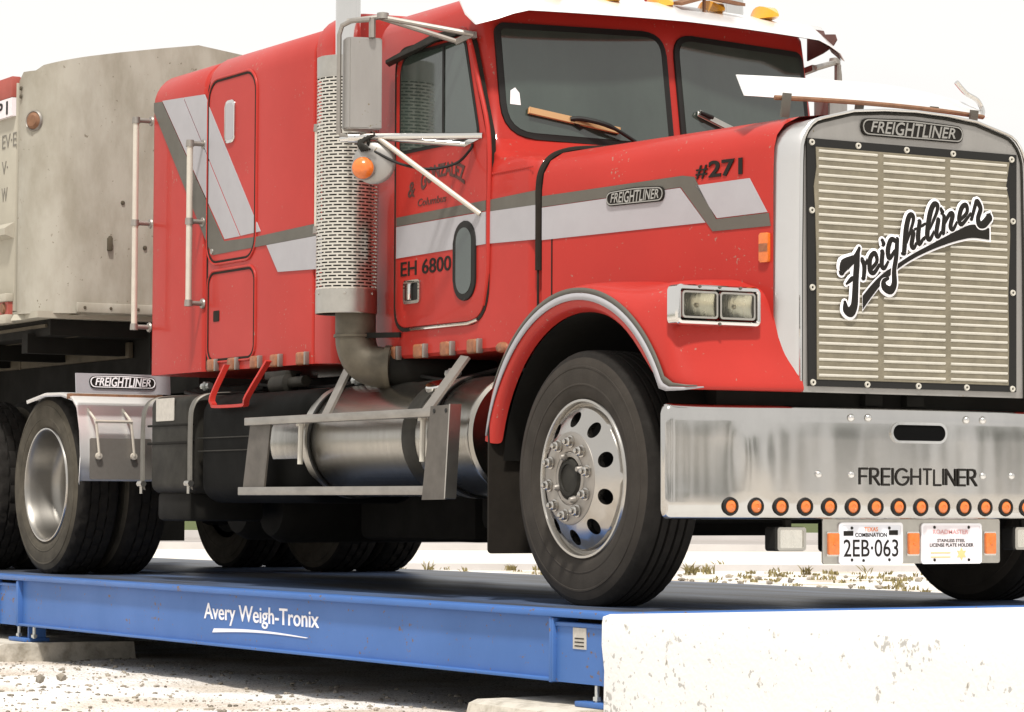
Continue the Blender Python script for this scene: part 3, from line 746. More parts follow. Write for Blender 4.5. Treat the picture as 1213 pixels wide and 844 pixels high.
# ---- sun visor over the windscreen, with end wings
rows = []
for k in range(0, 29):
    y = -1.06 + 2.12 * k / 28
    e = abs(y) / 1.06
    drop = .070 * (max(0, (e - .83) / .17) ** .7) if e > .83 else 0
    xf = -.93 - .12 * e ** 2 - (.05 * max(0, (e - .93) / .07))
    zf = 3.165 - drop + .012 * (1 - e)
    xr = px(y, 3.2) - .02
    rows.append([(xr, y, 3.295), (xf - .10, y, zf + .075), (xf - .01, y, zf + .012), (xf, y, zf), (xf - .012, y, zf + .003), (xf - .105, y, zf + .062), (xr, y, 3.272)])
bm = BM(); loft(bm, rows, close_u=True, cap=True)
vis = obj('sun_visor', bm, M['visor'], cab, ang=40)
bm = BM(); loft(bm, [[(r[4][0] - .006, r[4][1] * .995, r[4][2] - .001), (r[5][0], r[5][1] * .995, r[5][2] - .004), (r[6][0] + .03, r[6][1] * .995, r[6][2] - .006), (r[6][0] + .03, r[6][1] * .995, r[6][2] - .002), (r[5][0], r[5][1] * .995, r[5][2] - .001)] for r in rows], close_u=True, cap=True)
obj('visor_shade_sheet', bm, M['painted_shade'], vis, ang=40)  # added sheet, coloured dark to shade the visor's underside
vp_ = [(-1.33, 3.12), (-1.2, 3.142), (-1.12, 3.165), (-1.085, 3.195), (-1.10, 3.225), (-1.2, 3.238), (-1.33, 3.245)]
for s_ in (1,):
    obj('visor_gusset', prism(BM(), vp_, SIDE(s_ * 1.0), -.004, .004), M['painted_shade'], vis, smooth=False)
for y in (-.62, -.30, 0, .30, .62):
    xr = -1.16
    bm = BM(); loft(bm, [[(xr - .11 + .22 * i / 8, y + sy * .05 * math.sin(math.pi * min(1, .15 + i / 9.5)) * (1 if j else .9), 3.275 + (.062 * math.sin(math.pi * min(1, .12 + .82 * i / 8)) if j else 0) + .0 * i) for sy, j in ((-1, 0), (-.8, 1), (.8, 1), (1, 0))] for i in range(9)], close_u=True, cap=True)
    obj('cab_marker_lamp', bm, M['amber_cab'], cab)
# air horn on the roof
bm = BM(); lathe(bm, [(.0, 0), (.012, 0), (.015, .25), (.03, .36), (.075, .44), (.08, .45), (0, .42)], (-1.55, .17, 3.39), (1, 0, .02), 20)
box(bm, (-1.3, .15, 3.3), (-1.27, .19, 3.385)); obj('air_horn', bm, M['chrome'], cab)
bm = BM(); loft(bm, [[(-1.02, .03, 3.285), (-1.02, .18, 3.335), (-1.02, .40, 3.315), (-1.02, .40, 3.30), (-1.02, .18, 3.317), (-1.02, .03, 3.27)], [(-1.10, .03, 3.30), (-1.10, .18, 3.35), (-1.10, .40, 3.33), (-1.10, .40, 3.315), (-1.10, .18, 3.332), (-1.10, .03, 3.285)]], close_u=True, cap=True)
box(bm, (-1.06, .175, 3.25), (-1.045, .185, 3.33)); obj('roof_bracket', bm, M['rust'], cab, smooth=False)

# ---- hood
def hood_sec(x, top):
    zb = max(1.50, 1.0 + math.sqrt(max(.78 ** 2 - x * x, .25)))
    h = [(Yh(x), zb), (Yh(x), 2.0)] + top
    return [(x, y, z) for y, z in half_to_full(h)]
rear = hs(-.66)[1:]
frontt = [(-.683, 2.15), (-.682, 2.26), (-.678, 2.36), (-.664, 2.415), (-.625, 2.462), (-.55, 2.498), (-.32, 2.528), (0, 2.543)]
rows = []
for k in range(9):
    s = k / 8; x = -.648 + (0.722 + .648) * s
    e = s * s * .35 + s * .65
    top = []
    for (ya, za), (yb, zb) in zip(rear, frontt):
        y = (ya - Yh(-.66)) * (1 - s) + (yb + .683) * s + Yh(x); 
        y = y if ya != 0 else 0
        z = za * (1 - e) + zb * e
        top.append((y, z))
    # keep the middle points spread
    top[-2] = (-.42 * (1 - s) - .32 * s, top[-2][1]); top[-1] = (0, top[-1][1])
    rows.append(hood_sec(x, top))
bm = BM(); loft(bm, rows)
hood = obj('hood', bm, M['red'], T, ang=60)
un = Vector((1, .2127, 0)).normalized()
HS = Fr((0, Yh(0), 0), un, (0, 0, 1)); kx = math.sqrt(1 + .2127 ** 2)
hx = lambda pts: [(x * kx, z) for x, z in pts]
decal('grey_band', hx([(-.645, 2.213), (.203, 2.236), (.387, 2.034), (.708, 2.035), (.698, 2.090), (.405, 2.084), (.278, 2.274), (.214, 2.284), (-.645, 2.262)]), M['dark_stripe'], HS, .004, hood)
decal('silver_band', hx([(-.645, 2.064), (.345, 2.074), (.198, 2.233), (-.645, 2.210)]), M['stripe'], HS, .004, hood)
decal('silver_band', hx([(.288, 2.236), (.411, 2.088), (.690, 2.094), (.592, 2.243)]), M['stripe'], HS, .004, hood)
textobj('fleet_number', '#', HS, .288 * kx, 2.262, .07, .058, .0, .004, M['letter'], hood, bold=.006, shear=.08)
textobj('fleet_number', '271', HS, .362 * kx, 2.262, .195, .072, .0, .004, M['letter'], hood, bold=.026)
badge(hood, HS, -.235 * kx, 2.178, .355, .078, .005)
bm = BM(); prism(bm, rrect(.655 * kx, 1.885, .705 * kx, 2.008, .008), HS, .0, .016, .005); mk = obj('side_marker_lamp', bm, M['amber'], hood)
bm = BM(); prism(bm, rrect(.657 * kx, 1.93, .703 * kx, 1.963, .004), HS, .014, .018); obj('lamp_band', bm, M['amber_dirty'], mk, smooth=False)

# ---- fenders (grid surface, subdivided)
def rad(t, r, y): return (r * math.cos(R(t)), y, 1.0 + r * math.sin(R(t)))
def arch(t, rs=(.705, .72, .755, .79, .808, .825, .835, .842, .85), ys=(-1.15, -1.195, -1.20, -1.20, -1.19, -1.15, -1.08, -1.0, None)):
    o = []
    for r, y in zip(rs, ys):
        p = rad(t, r, y if y else 0)
        o.append((p[0], (Yh(max(-.66, min(.6, p[0]))) + .02) if y is None else y, p[2]))
    return o
def rearsec(t, px_):
    z = 1.0 + .75 * math.sin(R(t))
    a = [rad(t, .705, -1.15), rad(t, .72, -1.195), rad(t, .755, -1.20), rad(t, .79, -1.195)]
    x0 = a[-1][0]
    for s, y in ((.12, -1.18), (.35, -1.13), (.6, -1.07), (.85, -1.01), (1, -.975)):
        a.append((x0 + (px_ - x0) * s, y, a[3][2] + (z - a[3][2]) * 0 + .06 * s * (1 if t < 150 else 0)))
    return a
secs = [rearsec(168, -.79), rearsec(165, -.86), rearsec(158, -1.0), rearsec(150, -1.05), rearsec(138, -.98), rearsec(126, -.86), arch(112), arch(98), arch(84), arch(70),
  [(.43, -1.15, 1.575), (.44, -1.195, 1.575), (.455, -1.20, 1.60), (.475, -1.20, 1.635), (.49, -1.19, 1.66), (.50, -1.16, 1.735), (.48, -1.08, 1.795), (.46, -.95, 1.82), (.45, Yh(.45) + .02, 1.83)],
  [(.615, -1.15, 1.36), (.635, -1.195, 1.345), (.66, -1.20, 1.38), (.685, -1.195, 1.43), (.68, -1.185, 1.54), (.635, -1.16, 1.70), (.58, -1.08, 1.785), (.54, -.95, 1.812), (.52, Yh(.52) + .02, 1.822)],
  [(.70, -1.12, 1.352), (.755, -1.17, 1.34), (.765, -1.175, 1.365), (.738, -1.165, 1.475), (.722, -1.155, 1.535), (.675, -1.12, 1.69), (.62, -1.04, 1.775), (.57, -.93, 1.80), (.55, Yh(.55) + .02, 1.812)],
  [(.72, -1.0, 1.352), (.80, -1.04, 1.34), (.812, -1.04, 1.362), (.752, -1.035, 1.485), (.738, -1.03, 1.545), (.70, -1.0, 1.68), (.66, -.95, 1.762), (.61, -.87, 1.792), (.58, Yh(.58) + .02, 1.80)],
  [(.72, -.8, 1.352), (.82, -.8, 1.34), (.832, -.8, 1.362), (.758, -.8, 1.49), (.744, -.8, 1.55), (.71, -.79, 1.68), (.67, -.77, 1.76), (.63, -.72, 1.785), (.61, Yh(.61) + .02, 1.79)],
  [(.72, -.60, 1.352), (.82, -.60, 1.34), (.832, -.60, 1.362), (.760, -.60, 1.49), (.748, -.62, 1.55), (.712, -.64, 1.68), (.68, -.65, 1.755), (.65, -.655, 1.78), (.63, -.66, 1.785)]]
bm = BM(); loft(bm, secs)
fen = obj('fender', bm, M['red'], T, ang=180)
md = fen.modifiers.new('sub', 'SUBSURF'); md.levels = 2; md.render_levels = 2
FS = SIDE(-1.2)
def band(r0, r1, t0, t1, tip, tipw, taper0=.25):
    o, i = [], []
    N = 40
    for k in range(N + 1):
        t = t0 + (t1 - t0) * k / N; f = min(1, k / (N * taper0) + .25)
        rm = (r0 + r1) / 2; hw = (r1 - r0) / 2 * f
        o.append(((rm + hw) * math.cos(R(t)), 1.0 + (rm + hw) * math.sin(R(t)))); i.append(((rm - hw) * math.cos(R(t)), 1.0 + (rm - hw) * math.sin(R(t))))
    return o, i
def ribbon(bm, o, i, tail_o, tail_i, d):
    Y0 = lambda x, y=-1.2: y
    oo = [(x, -1.2 - d, z) for x, z in o] + tail_o; ii = [(x, -1.2 - d, z) for x, z in i] + tail_i
    A = [bm.verts.new(p) for p in oo]; B = [bm.verts.new(p) for p in ii]
    for k in range(len(A) - 1): bm.faces.new((A[k], A[k + 1], B[k + 1], B[k]))
o, i = band(.748, .777, 166, 30, 0, 0)
bm = BM(); ribbon(bm, o, i, [(.685, -1.20, 1.372), (.72, -1.196, 1.357), (.78, -1.165, 1.354), (.812, -1.09, 1.357)], [(.655, -1.20, 1.352), (.70, -1.196, 1.340), (.775, -1.165, 1.342), (.815, -1.09, 1.352)], .004)
wl = obj('fender_stripe', bm, M['stripe'], fen, recalc=False)
md = wl.modifiers.new('t', 'SOLIDIFY'); md.thickness = .006; md.offset = 0
o, i = band(.779, .800, 150, 30, 0, 0, .5)
bm = BM(); ribbon(bm, o, i, [(.712, -1.196, 1.388), (.74, -1.192, 1.372), (.786, -1.160, 1.364), (.81, -1.12, 1.362)], [(.688, -1.20, 1.374), (.72, -1.196, 1.359), (.781, -1.165, 1.356), (.812, -1.12, 1.357)], .003)
gl = obj('fender_stripe', bm, M['dark_stripe'], fen, recalc=False)
md = gl.modifiers.new('t', 'SOLIDIFY'); md.thickness = .006; md.offset = 0
mirror_y(fen, T)
bm = BM(); rows = []
for t in range(-10, 176, 8): rows.append([rad(t, .70, -1.14), rad(t, .70, -.55)])
loft(bm, rows); wl_ = obj('wheel_well_liner', bm, M['dark'], T); mirror_y(wl_, T)
# marker lamp on the fender rear
bm = BM(); lathe(bm, [(0, .02), (.03, .017), (.043, .008), (.045, 0)], (0, 0, 0), (0, -1, 0), 18)
for v in bm.verts: v.co = Vector((-.835 + v.co.x * 1.5, -1.065 + v.co.y - v.co.x * .2, 1.588 + v.co.z * .55))
obj('side_marker_lamp', bm, M['amber_dirty'], fen)

# ---- headlights
bm = BM(); F_ = FRONT(.76)
loft(bm, [[F_.p(y, z, d) for y, z in rrect(-1.192 + g, 1.606 + g, -.772 - g, 1.772 - g, max(.010, .028 - g))] for d, g in ((-.06, 0), (-.002, 0), (.008, .006), (.012, .014), (.012, .018), (.006, .022), (-.008, .024))], close_u=True)
bez = obj('headlight', bm, M['chrome'], T, ang=30)
obj('lamp_housing', prism(BM(), rrect(-1.172, 1.626, -.792, 1.752, .012), F_, -.06, -.052), M['black'], bez, smooth=False)
for a, b in ((-1.162, -.987), (-.977, -.802)):
    bm = BM(); ring_prism(bm, rrect(a, 1.635, b, 1.746, .014), rrect(a + .008, 1.643, b - .008, 1.738, .010), F_, -.01, .006)
    rm_ = obj('lamp_ring', bm, M['steel'], bez, ang=30)
    bm = BM(); N_ = 12; rows = []
    for ii in range(N_ + 1):
        rows.append([(.758 - .022 * (1 - ((2 * ii / N_ - 1) ** 2 + (2 * jj / N_ - 1) ** 2) / 2), a + .006 + (b - a - .012) * ii / N_, 1.641 + .099 * jj / 12) for jj in range(N_ + 1)])
    loft(bm, rows); obj('reflector', bm, M['lens'], rm_)
    bm = BM(); prism(bm, rrect(a + .007, 1.642, b - .007, 1.739, .010), F_, -.001, .003); obj('lens', bm, M['clear'], rm_, ang=30)
    bm = BM(); lathe(bm, [(.0, .0), (.011, .0), (.009, .012), (.006, .016), (0, .017)], (.730, (a + b) / 2, 1.69), (1, 0, 0), 12); obj('bulb', bm, M['cream'], rm_)
for y, z in ((-.982, 1.764), (-.982, 1.614), (-1.08, 1.764), (-.88, 1.764)):
    bm = BM(); lathe(bm, [(0, .005), (.006, .004), (.007, 0)], (.771, y, z), (1, 0, 0), 8)
    obj('screw', bm, M['dark_stripe'], bez)
mirror_tree(bez, T)

# ---- grille shell
def shell_out(g=0., bot=1.347, gz=None):
    gz = g if gz is None else gz
    h = [(.613 + g, bot), (.612 + g, 1.9), (.606 + g, 2.30)]
    for k in range(1, 7):
        a = R(82 * k / 6); h.append((.606 + g - (.13 + .8 * g) * (1 - math.cos(a)), 2.33 + (.165 + gz) * math.sin(a)))
    h += [(.33, 2.535 + gz), (.17, 2.550 + gz), (0, 2.556 + gz)]
    return [(-y, z) for y, z in h] + [(y, z) for y, z in h[::-1][1:]]
bm = BM()
ro = [[(x, y, z) for y, z in shell_out(g, b, gz)] for x, g, b, gz in ((.70, .066, 1.70, -.012), (.740, .056, 1.50, -.010), (.787, .012, 1.36, -.003), (.798, .004, 1.348, 0), (.803, -.003, 1.347, -.003), (.803, -.010, 1.350, -.010))]
ri = [[(x, y * .985, z - (.004 if z > 2.0 else 0)) for y, z in shell_out(-.012, 1.35)] for x in (.792,)]
loft(bm, ro + ri)
sh = obj('grille_shell', bm, M['shell'], T, ang=30)
bm = BM(); so_ = [(y * .985, z - .006 if z > 2 else z) for y, z in shell_out(-.010)]
prism(bm, so_, FRONT(.79), -.02, .004); obj('grille_header', bm, M['mirror'], sh, smooth=False)
bm = BM(); tube(bm, [(.807, y, z) for y, z in shell_out(-.007)], .0065, 8); obj('shell_rim', bm, M['chrome'], sh)
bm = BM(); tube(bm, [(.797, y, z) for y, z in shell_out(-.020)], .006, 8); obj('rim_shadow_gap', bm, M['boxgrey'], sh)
badge(sh, FRONT(.794), -.288, 2.424, .545, .088, .004)
# bug screen with slats
scr = obj('bug_screen', prism(BM(), [(-.562, 1.372), (.545, 1.372), (.552, 2.40), (-.570, 2.40)], FRONT(.797), 0, .006), M['black'], T, smooth=False)
inn = [(-.520, 1.40), (.500, 1.40), (.503, 1.6), (.500, 1.8), (.512, 2.05), (.507, 2.20), (.490, 2.26), (.510, 2.365), (-.525, 2.365), (-.521, 2.28), (-.535, 2.2), (-.528, 2.1), (-.522, 1.9)]
grl = obj('screen_fabric', prism(BM(), inn, FRONT(.797), .003, .009), M['beige_mesh'], scr, smooth=False)
bm = BM()
for k in range(29):
    z = 1.418 + k * (.932 / 28) + random.uniform(-.0012, .0012)
    for a, b in ((-.512, -.207), (-.175, .152), (.182, .492)):
        loft(bm, [[(.8055, y, z - .006), (.810, y, z - .002), (.811, y, z + .002), (.809, y, z + .005), (.8055, y, z + .006)] for y in (a, b)], close_u=True, cap=True)
obj('slats', bm, M['slat'], scr, ang=60)
for y, z in [(-.545, 2.383), (-.305, 2.383), (-.05, 2.382), (.20, 2.382), (.452 + .07, 2.378), (-.545, 2.10), (.528, 2.11), (-.543, 1.78), (.526, 1.80), (-.54, 1.387), (-.26, 1.385), (.01, 1.385), (.27, 1.385), (.522, 1.385)]:
    bm = BM(); lathe(bm, [(.005, .003), (.007, .008), (.012, .008), (.014, .002)], (.802, y, z), (1, 0, 0), 14); obj('grommet', bm, M['slat'], scr)
# script lettering on the screen
def PX(x, y): return (-.502 + (x - 92) / 4.964 * .00449 + 0, 2.030 - (y - 60) / 4.964 * .00349 - (x - 92) / 4.964 * .0 + (x - 92) * 0)
def GX(x, y):
    a, b = 970 + x / 4.964 - 966, 220 + y / 4.964 - 175
    return (-.523 + a * .00451, 2.362 - (b - .079 * a * (1 - b / 275 * .62)) * .0035)
strokes = [
 # F : flag, stem, hook
 ([(112, 512), (128, 470), (170, 440), (190, 425), (212, 372)], [14, 30, 20, 16, 8]),
 ([(205, 385), (196, 470), (190, 560), (186, 650), (180, 710), (160, 745), (135, 730), (130, 690)], [10, 17, 17, 18, 20, 26, 20, 8]),
 ([(140, 580), (165, 555), (205, 520)], [5, 12, 6]),
 # r e i
 ([(228, 440), (240, 480), (236, 545)], [12, 13, 11]), ([(238, 480), (262, 440)], [8, 11]),
 ([(268, 505), (312, 450), (300, 400), (274, 430), (272, 500), (296, 515), (330, 465)], [10, 10, 12, 13, 13, 11, 8]),
 ([(345, 395), (340, 470), (356, 488), (378, 450)], [13, 13, 10, 7]), ([(345, 325), (352, 345)], [9, 12]),
 # g
 ([(425, 330), (395, 320), (376, 380), (385, 430), (420, 380)], [11, 13, 14, 12, 8]),
 ([(430, 320), (424, 420), (412, 500), (412, 580), (390, 618), (356, 600), (352, 565), (378, 548)], [12, 13, 13, 16, 20, 18, 12, 7]),
 # h
 ([(462, 400), (520, 230), (522, 180), (500, 182), (482, 260), (470, 395)], [8, 9, 12, 14, 15, 13]),
 ([(478, 330), (506, 278), (524, 280), (514, 350), (528, 368), (548, 330)], [8, 11, 13, 13, 10, 7]),
 # t
 ([(562, 215), (552, 300), (560, 345), (586, 310)], [12, 14, 12, 7]), ([(530, 262), (605, 222)], [7, 8]),
 # l
 ([(590, 315), (655, 180), (668, 120), (645, 112), (622, 170), (606, 290), (622, 318), (648, 270)], [8, 9, 12, 14, 15, 14, 11, 7]),
 # i
 ([(672, 205), (660, 285), (674, 300), (698, 260)], [13, 13, 10, 7]), ([(688, 138), (696, 155)], [9, 12]),
 # n
 ([(708, 185), (700, 275)], [12, 13]), ([(704, 235), (738, 170), (758, 172), (744, 240), (760, 258), (784, 215)], [8, 11, 13, 13, 10, 7]),
 # e
 ([(788, 215), (842, 160), (838, 115), (812, 130), (796, 195), (812, 228), (866, 165)], [9, 10, 12, 13, 13, 11, 7]),
 # r with tail
 ([(872, 195), (895, 110), (905, 95), (925, 135), (910, 190), (918, 228), (945, 225), (975, 190)], [9, 11, 15, 13, 13, 16, 20, 20]), ([(960, 215), (985, 160)], [12, 3]),
]
swoosh_c = [(232, 690), (290, 612), (350, 545), (430, 480), (520, 420), (620, 368), (720, 322), (800, 290), (880, 268), (980, 285)]
swoosh_w = [40, 34, 26, 16, 15, 17, 24, 32, 40, 34]
def strokes_bm(extra, x_, thick):
    bm = BM()
    k_ = .000775
    for pts, ws in strokes:
        P = smooth_path([(x_, *GX(a, b)) for a, b in pts], 5)
        ww = []
        for i in range(len(ws) - 1):
            for k in range(5): ww.append(ws[i] + (ws[i + 1] - ws[i]) * k / 5)
        ww.append(ws[-1]); ww = [(q_ * 1.38 + extra) * k_ for q_ in ww]
        tube(bm, P, ww, 12, flat=((1, 0, 0), thick / .012))
        for p, r_ in ((P[0], ww[0]), (P[-1], ww[-1])):
            lathe(bm, [(0, thick * .5), (r_ * .7, thick * .4), (r_, 0), (r_ * .7, -thick * .4), (0, -thick * .5)], p, (1, 0, 0), 12)
    up_, dn_ = [], []
    for (a, b), h in zip(swoosh_c, swoosh_w):
        up_.append(Vector((*GX(a, b - h), 0))); dn_.append(Vector((*GX(a, b + h), 0)))
    U = smooth_path([(p.x, p.y, 0) for p in up_], 5); L = smooth_path([(p.x, p.y, 0) for p in dn_], 5)
    if extra: 
        U = [p + Vector((0, extra * k_, 0)) for p in U]; L = [p - Vector((0, extra * k_, 0)) for p in L]
        U[-1].x += extra * k_; L[-1].x += extra * k_
    poly = [(p.x, p.y) for p in L] + [(p.x, p.y) for p in U[::-1]]
    prism(bm, poly, FRONT(x_), -thick * .3, thick * .3)
    return bm
obj('script_outline', strokes_bm(11, .8165, .003), M['white_letter'], scr, ang=60)
obj('script_lettering', strokes_bm(0, .8195, .003), M['letter'], scr, ang=60)

# ---- bug deflector over the hood, chrome, with curled tips
rows = []
for k in range(25):
    y = -.74 + 1.30 * k / 24; e = (y + .09) / .65
    xb = .70 - .10 * e * e
    zt = 2.682 - .045 * max(0, e) ** 1.5; zb_ = 2.583 + .004 * math.cos(6 * e)
    rows.append([(xb, y, zb_), (xb - .02, y, zb_ + .03), (xb - .06, y, zt), (xb - .066, y, zt), (xb - .026, y, zb_ + .03), (xb - .006, y, zb_)])
bm = BM(); loft(bm, rows, close_u=True, cap=True)
dfl = obj('bug_deflector', bm, M['visor'], T, ang=40)
bm = BM(); tube(bm, [(.712 - .10 * ((y + .09) / .65) ** 2, y, 2.582) for y in [-.62 + 1.13 * k / 20 for k in range(21)]], .0105, 8)
obj('deflector_edge', bm, M['rust'], dfl)
bm = BM(); tube(bm, smooth_path([(.62, .515, 2.585), (.60, .53, 2.62), (.60, .50, 2.66), (.60, .44, 2.685), (.60, .385, 2.73)], 5), .011, 8)
obj('deflector_tip', bm, M['chrome'], dfl)
for y in (-.58, -.2, .2, .42):
    bm = BM(); obox(bm, (.66, y, 2.50), (.68, y, 2.60), .04, .012); obj('deflector_bracket', bm, M['dark_stripe'], dfl, smooth=False)

# ---- bumper
def bx_(y): return .828 - .085 * (abs(y) / 1.22) ** 2.2
rows = []
NB = 170
for k in range(0, NB + 1):
    a = -1 + 2 * k / NB; y = 1.225 * math.copysign(1 - (1 - abs(a)) ** 1.25, a)
    t = max(0, (abs(y) - 1.195) / .030); q_ = .030 * (1 - math.sqrt(max(0, 1 - t * t)))
    dn = .0080 * noise.noise(Vector((y * 6, 1.3, 0))) + .0016 * noise.noise(Vector((y * 15, 7.7, 0)))
    amp = .35 + 1.1 * max(0, min(1, (-.55 - y) / .25))
    x = bx_(y) - .004 * t
    zt, zb_ = 1.290 - q_, .822 + q_; bk = .035 + .09 * max(0, min(1, (1.18 - abs(y)) / .3))
    def fx(z): return dn * amp * math.sin(math.pi * (z - zb_) / (zt - zb_)) * (1 + .5 * noise.noise(Vector((y * 5, z * 6, 3))))
    col = [(x - bk, y, zt - .012), (x - .030, y, zt), (x - .018, y, zt - .003), (x - .006, y, zt - .012), (x, y, zt - .03)]
    for f_ in (.85, .7, .55, .4, .25, .15): z = zb_ + (zt - zb_) * f_; col.append((x + .003 + fx(z), y, z))
    col += [(x, y, zb_ + .03), (x - .006, y, zb_ + .012), (x - .018, y, zb_ + .002), (x - .030, y, zb_), (x - bk + .002, y, zb_ + .01), (x - bk, y, zt - .04)]
    rows.append(col)
bm = BM(); loft(bm, rows, close_u=True, cap=True)
bum = obj('bumper', bm, M['bumper'], T, ang=50)
FB = lambda y: FRONT(bx_(y) + .004)
sp = rrect(-.150, 1.152, .128, 1.220, .034, 8)
bm = BM(); ring_prism(bm, grow(sp, .010), grow(sp, -.001), FB(0), -.004, .006); obj('slot_rim', bm, M['chrome'], bum, ang=30)
obj('tow_slot', prism(BM(), sp, FB(0), -.01, .0015), M['void'], bum, smooth=False)
GL = {'F': (.5, [[(0, 0), (0, 1), (.5, 1)], [(0, .52), (.42, .52)]]), 'R': (.55, [[(0, 0), (0, 1), (.28, 1), (.44, .95), (.50, .76), (.44, .57), (.28, .5), (0, .5)], [(.22, .5), (.56, 0)]]),
      'E': (.48, [[(.48, 0), (0, 0), (0, 1), (.48, 1)], [(0, .52), (.44, .52)]]), 'I': (.0, [[(0, 0), (0, 1)]]),
      'G': (.82, [[(.74, .82)] + [(.42 + .42 * math.cos(R(a)), .5 + .5 * math.sin(R(a))) for a in range(48, 362, 14)] + [(.84, .48), (.50, .48)]]),
      'H': (.58, [[(0, 0), (0, 1)], [(.58, 0), (.58, 1)], [(0, .52), (.58, .52)]]), 'T': (.52, [[(.26, 0), (.26, 1)], [(0, 1), (.52, 1)]]),
      'L': (.44, [[(0, 1), (0, 0), (.44, 0)]]), 'N': (.62, [[(0, 0), (0, 1), (.62, 0), (.62, 1)]])}
def stroke_text(s_, fr, x, y, wdt, hgt, d, wd_):
    tot = sum(GL[c_][0] for c_ in s_) + .20 * (len(s_) - 1); k_ = wdt / tot; cx = x; bm = BM()
    for c_ in s_:
        for pl_s in GL[c_][1]:
            for a, b in zip(pl_s[:-1], pl_s[1:]):
                d = bx_(cx) - bx_(0) + .0025; tube(bm, [fr.p(cx + a[0] * k_, y + a[1] * hgt, d), fr.p(cx + b[0] * k_, y + b[1] * hgt, d)], wd_, 8, flat=(fr.n, .22))
                lathe(bm, [(0, .22 * wd_), (wd_ * .7, .16 * wd_), (wd_, 0), (0, -.2 * wd_)], fr.p(cx + b[0] * k_, y + b[1] * hgt, d), fr.n, 10)
        cx += (GL[c_][0] + .20) * k_
    return bm
obj('maker_lettering', stroke_text('FREIGHTLINER', FB(0), -.318, .968, .618, .066, .0015, .0048), M['letter'], bum)
for y, z in [(-.361, 1.244), (-.274, 1.245), (.247, 1.245), (.339, 1.246), (-.522, 1.008), (-.36, 1.008), (.338, 1.009), (.501, 1.01), (.95, 1.01)]:
    bm = BM(); lathe(bm, [(0, .014), (.009, .012), (.015, .006), (.017, 0)], (bx_(y) + .002, y, z), (1, 0, 0), 14); obj('bolt', bm, M['chrome'], bum)
for k in range(17):
    y = -.938 + .1172 * k; f = Vector((bx_(y) + .001, y, .875))
    bm = BM(); lathe(bm, [(.026, .002), (.028, .010), (.036, .009), (.039, 0)], f, (1, 0, 0), 20); rg = obj('marker_lamp', bm, M['black'], bum)
    bm = BM(); lathe(bm, [(0, .012), (.009, .0105), (.010, .0125), (.022, .009), (.027, .004)], f, (1, 0, 0), 20); obj('lens', bm, M['amber'], rg)
# plate holder under the bumper
FP = FRONT(.79)
bm = BM(); prism(bm, rrect(-.482, .638, .460, .826, .012), FP, -.006, 0); ph = obj('plate_holder', bm, M['steel'], T, ang=30)
for a in (-.457, -.039, .376):
    bm = BM(); prism(bm, rrect(a - .006, .670, a + .058, .772, .004), FP, 0, .006); q_ = obj('marker_lamp', bm, M['chrome'], ph, ang=30)
    bm = BM(); prism(bm, rrect(a, .677, a + .053, .766, .004), FP, .005, .014, .003); lathe(bm, [(0, .004), (.006, .003), (.007, 0)], (.804, a + .027, .722), (1, 0, 0), 10); obj('lens', bm, M['amber'], q_)
bm = BM(); prism(bm, rrect(-.397, .640, -.074, .806, .012), FP, .001, .006); p1 = obj('licence_plate', bm, M['plate'], ph, smooth=False)
bm = BM(); ring_prism(bm, rrect(-.401, .636, -.070, .810, .014), rrect(-.391, .646, -.080, .800, .010), FP, .001, .009); obj('plate_frame', bm, M['white_letter'], p1, ang=30)
textobj('plate_lettering', '2EB·063', FP, -.378, .668, .285, .072, .005, .0075, M['letter'], p1, bold=.004)
textobj('plate_lettering', 'COMBINATION', FP, -.318, .750, .165, .017, .005, .0075, M['letter'], p1, bold=.012)
textobj('plate_lettering', 'TEXAS', FP, -.27, .773, .07, .018, .005, .0075, M['orangeprint'], p1, bold=.006)
bm = BM(); prism(bm, rrect(-.378, .755, -.328, .775, .002), FP, .005, .0075); obj('registration_sticker', bm, M['letter'], p1, smooth=False); bm = BM(); prism(bm, rrect(-.142, .758, -.095, .778, .002), FP, .005, .0075); obj('registration_sticker', bm, M['letter'], p1, smooth=False)
for y, z in ((-.335, .787), (-.14, .787), (-.335, .655), (-.275, .652), (-.14, .655)):
    bm = BM(); lathe(bm, [(0, .005), (.006, .003), (.007, 0)], (.796, y, z), (1, 0, 0), 8)
    obj('screw', bm, M['boxgrey'], p1)
bm = BM(); prism(bm, rrect(.033, .640, .350, .803, .010), FP, .001, .006); p2 = obj('spare_plate', bm, M['holderplate'], ph, smooth=False)
bm = BM(); ring_prism(bm, rrect(.029, .636, .354, .807, .014), rrect(.038, .645, .345, .798, .010), FP, .001, .009); obj('plate_frame', bm, M['white_letter'], p2, ang=30)
textobj('plate_lettering', 'ROADMASTER', FP, .092, .762, .19, .018, .005, .0075, M['pinkprint'], p2, bold=.004)
textobj('plate_lettering', 'STAINLESS STEEL', FP, .115, .728, .15, .013, .005, .0075, M['boxgrey'], p2, bold=.004)
textobj('plate_lettering', 'LICENSE PLATE HOLDER', FP, .075, .708, .235, .0145, .005, .0075, M['letter'], p2, bold=.008)
bm = BM()
for z in (.662, .680): prism(bm, rrect(.08, z, .185, z + .005, .001), FP, .005, .0075)
st = [(.245 + (.028 if k % 2 else .015) * math.cos(R(k * 30)), .677 + (.028 if k % 2 else .015) * math.sin(R(k * 30))) for k in range(12)]
prism(bm, st, FP, .005, .0075); obj('plate_emblem', bm, M['gold'], p2, smooth=False)
for y, z in ((.10, .79), (.285, .79), (.10, .652), (.285, .652)):
    bm = BM(); lathe(bm, [(0, .005), (.006, .003), (.007, 0)], (.796, y, z), (1, 0, 0), 8)
    obj('screw', bm, M['boxgrey'], p2)
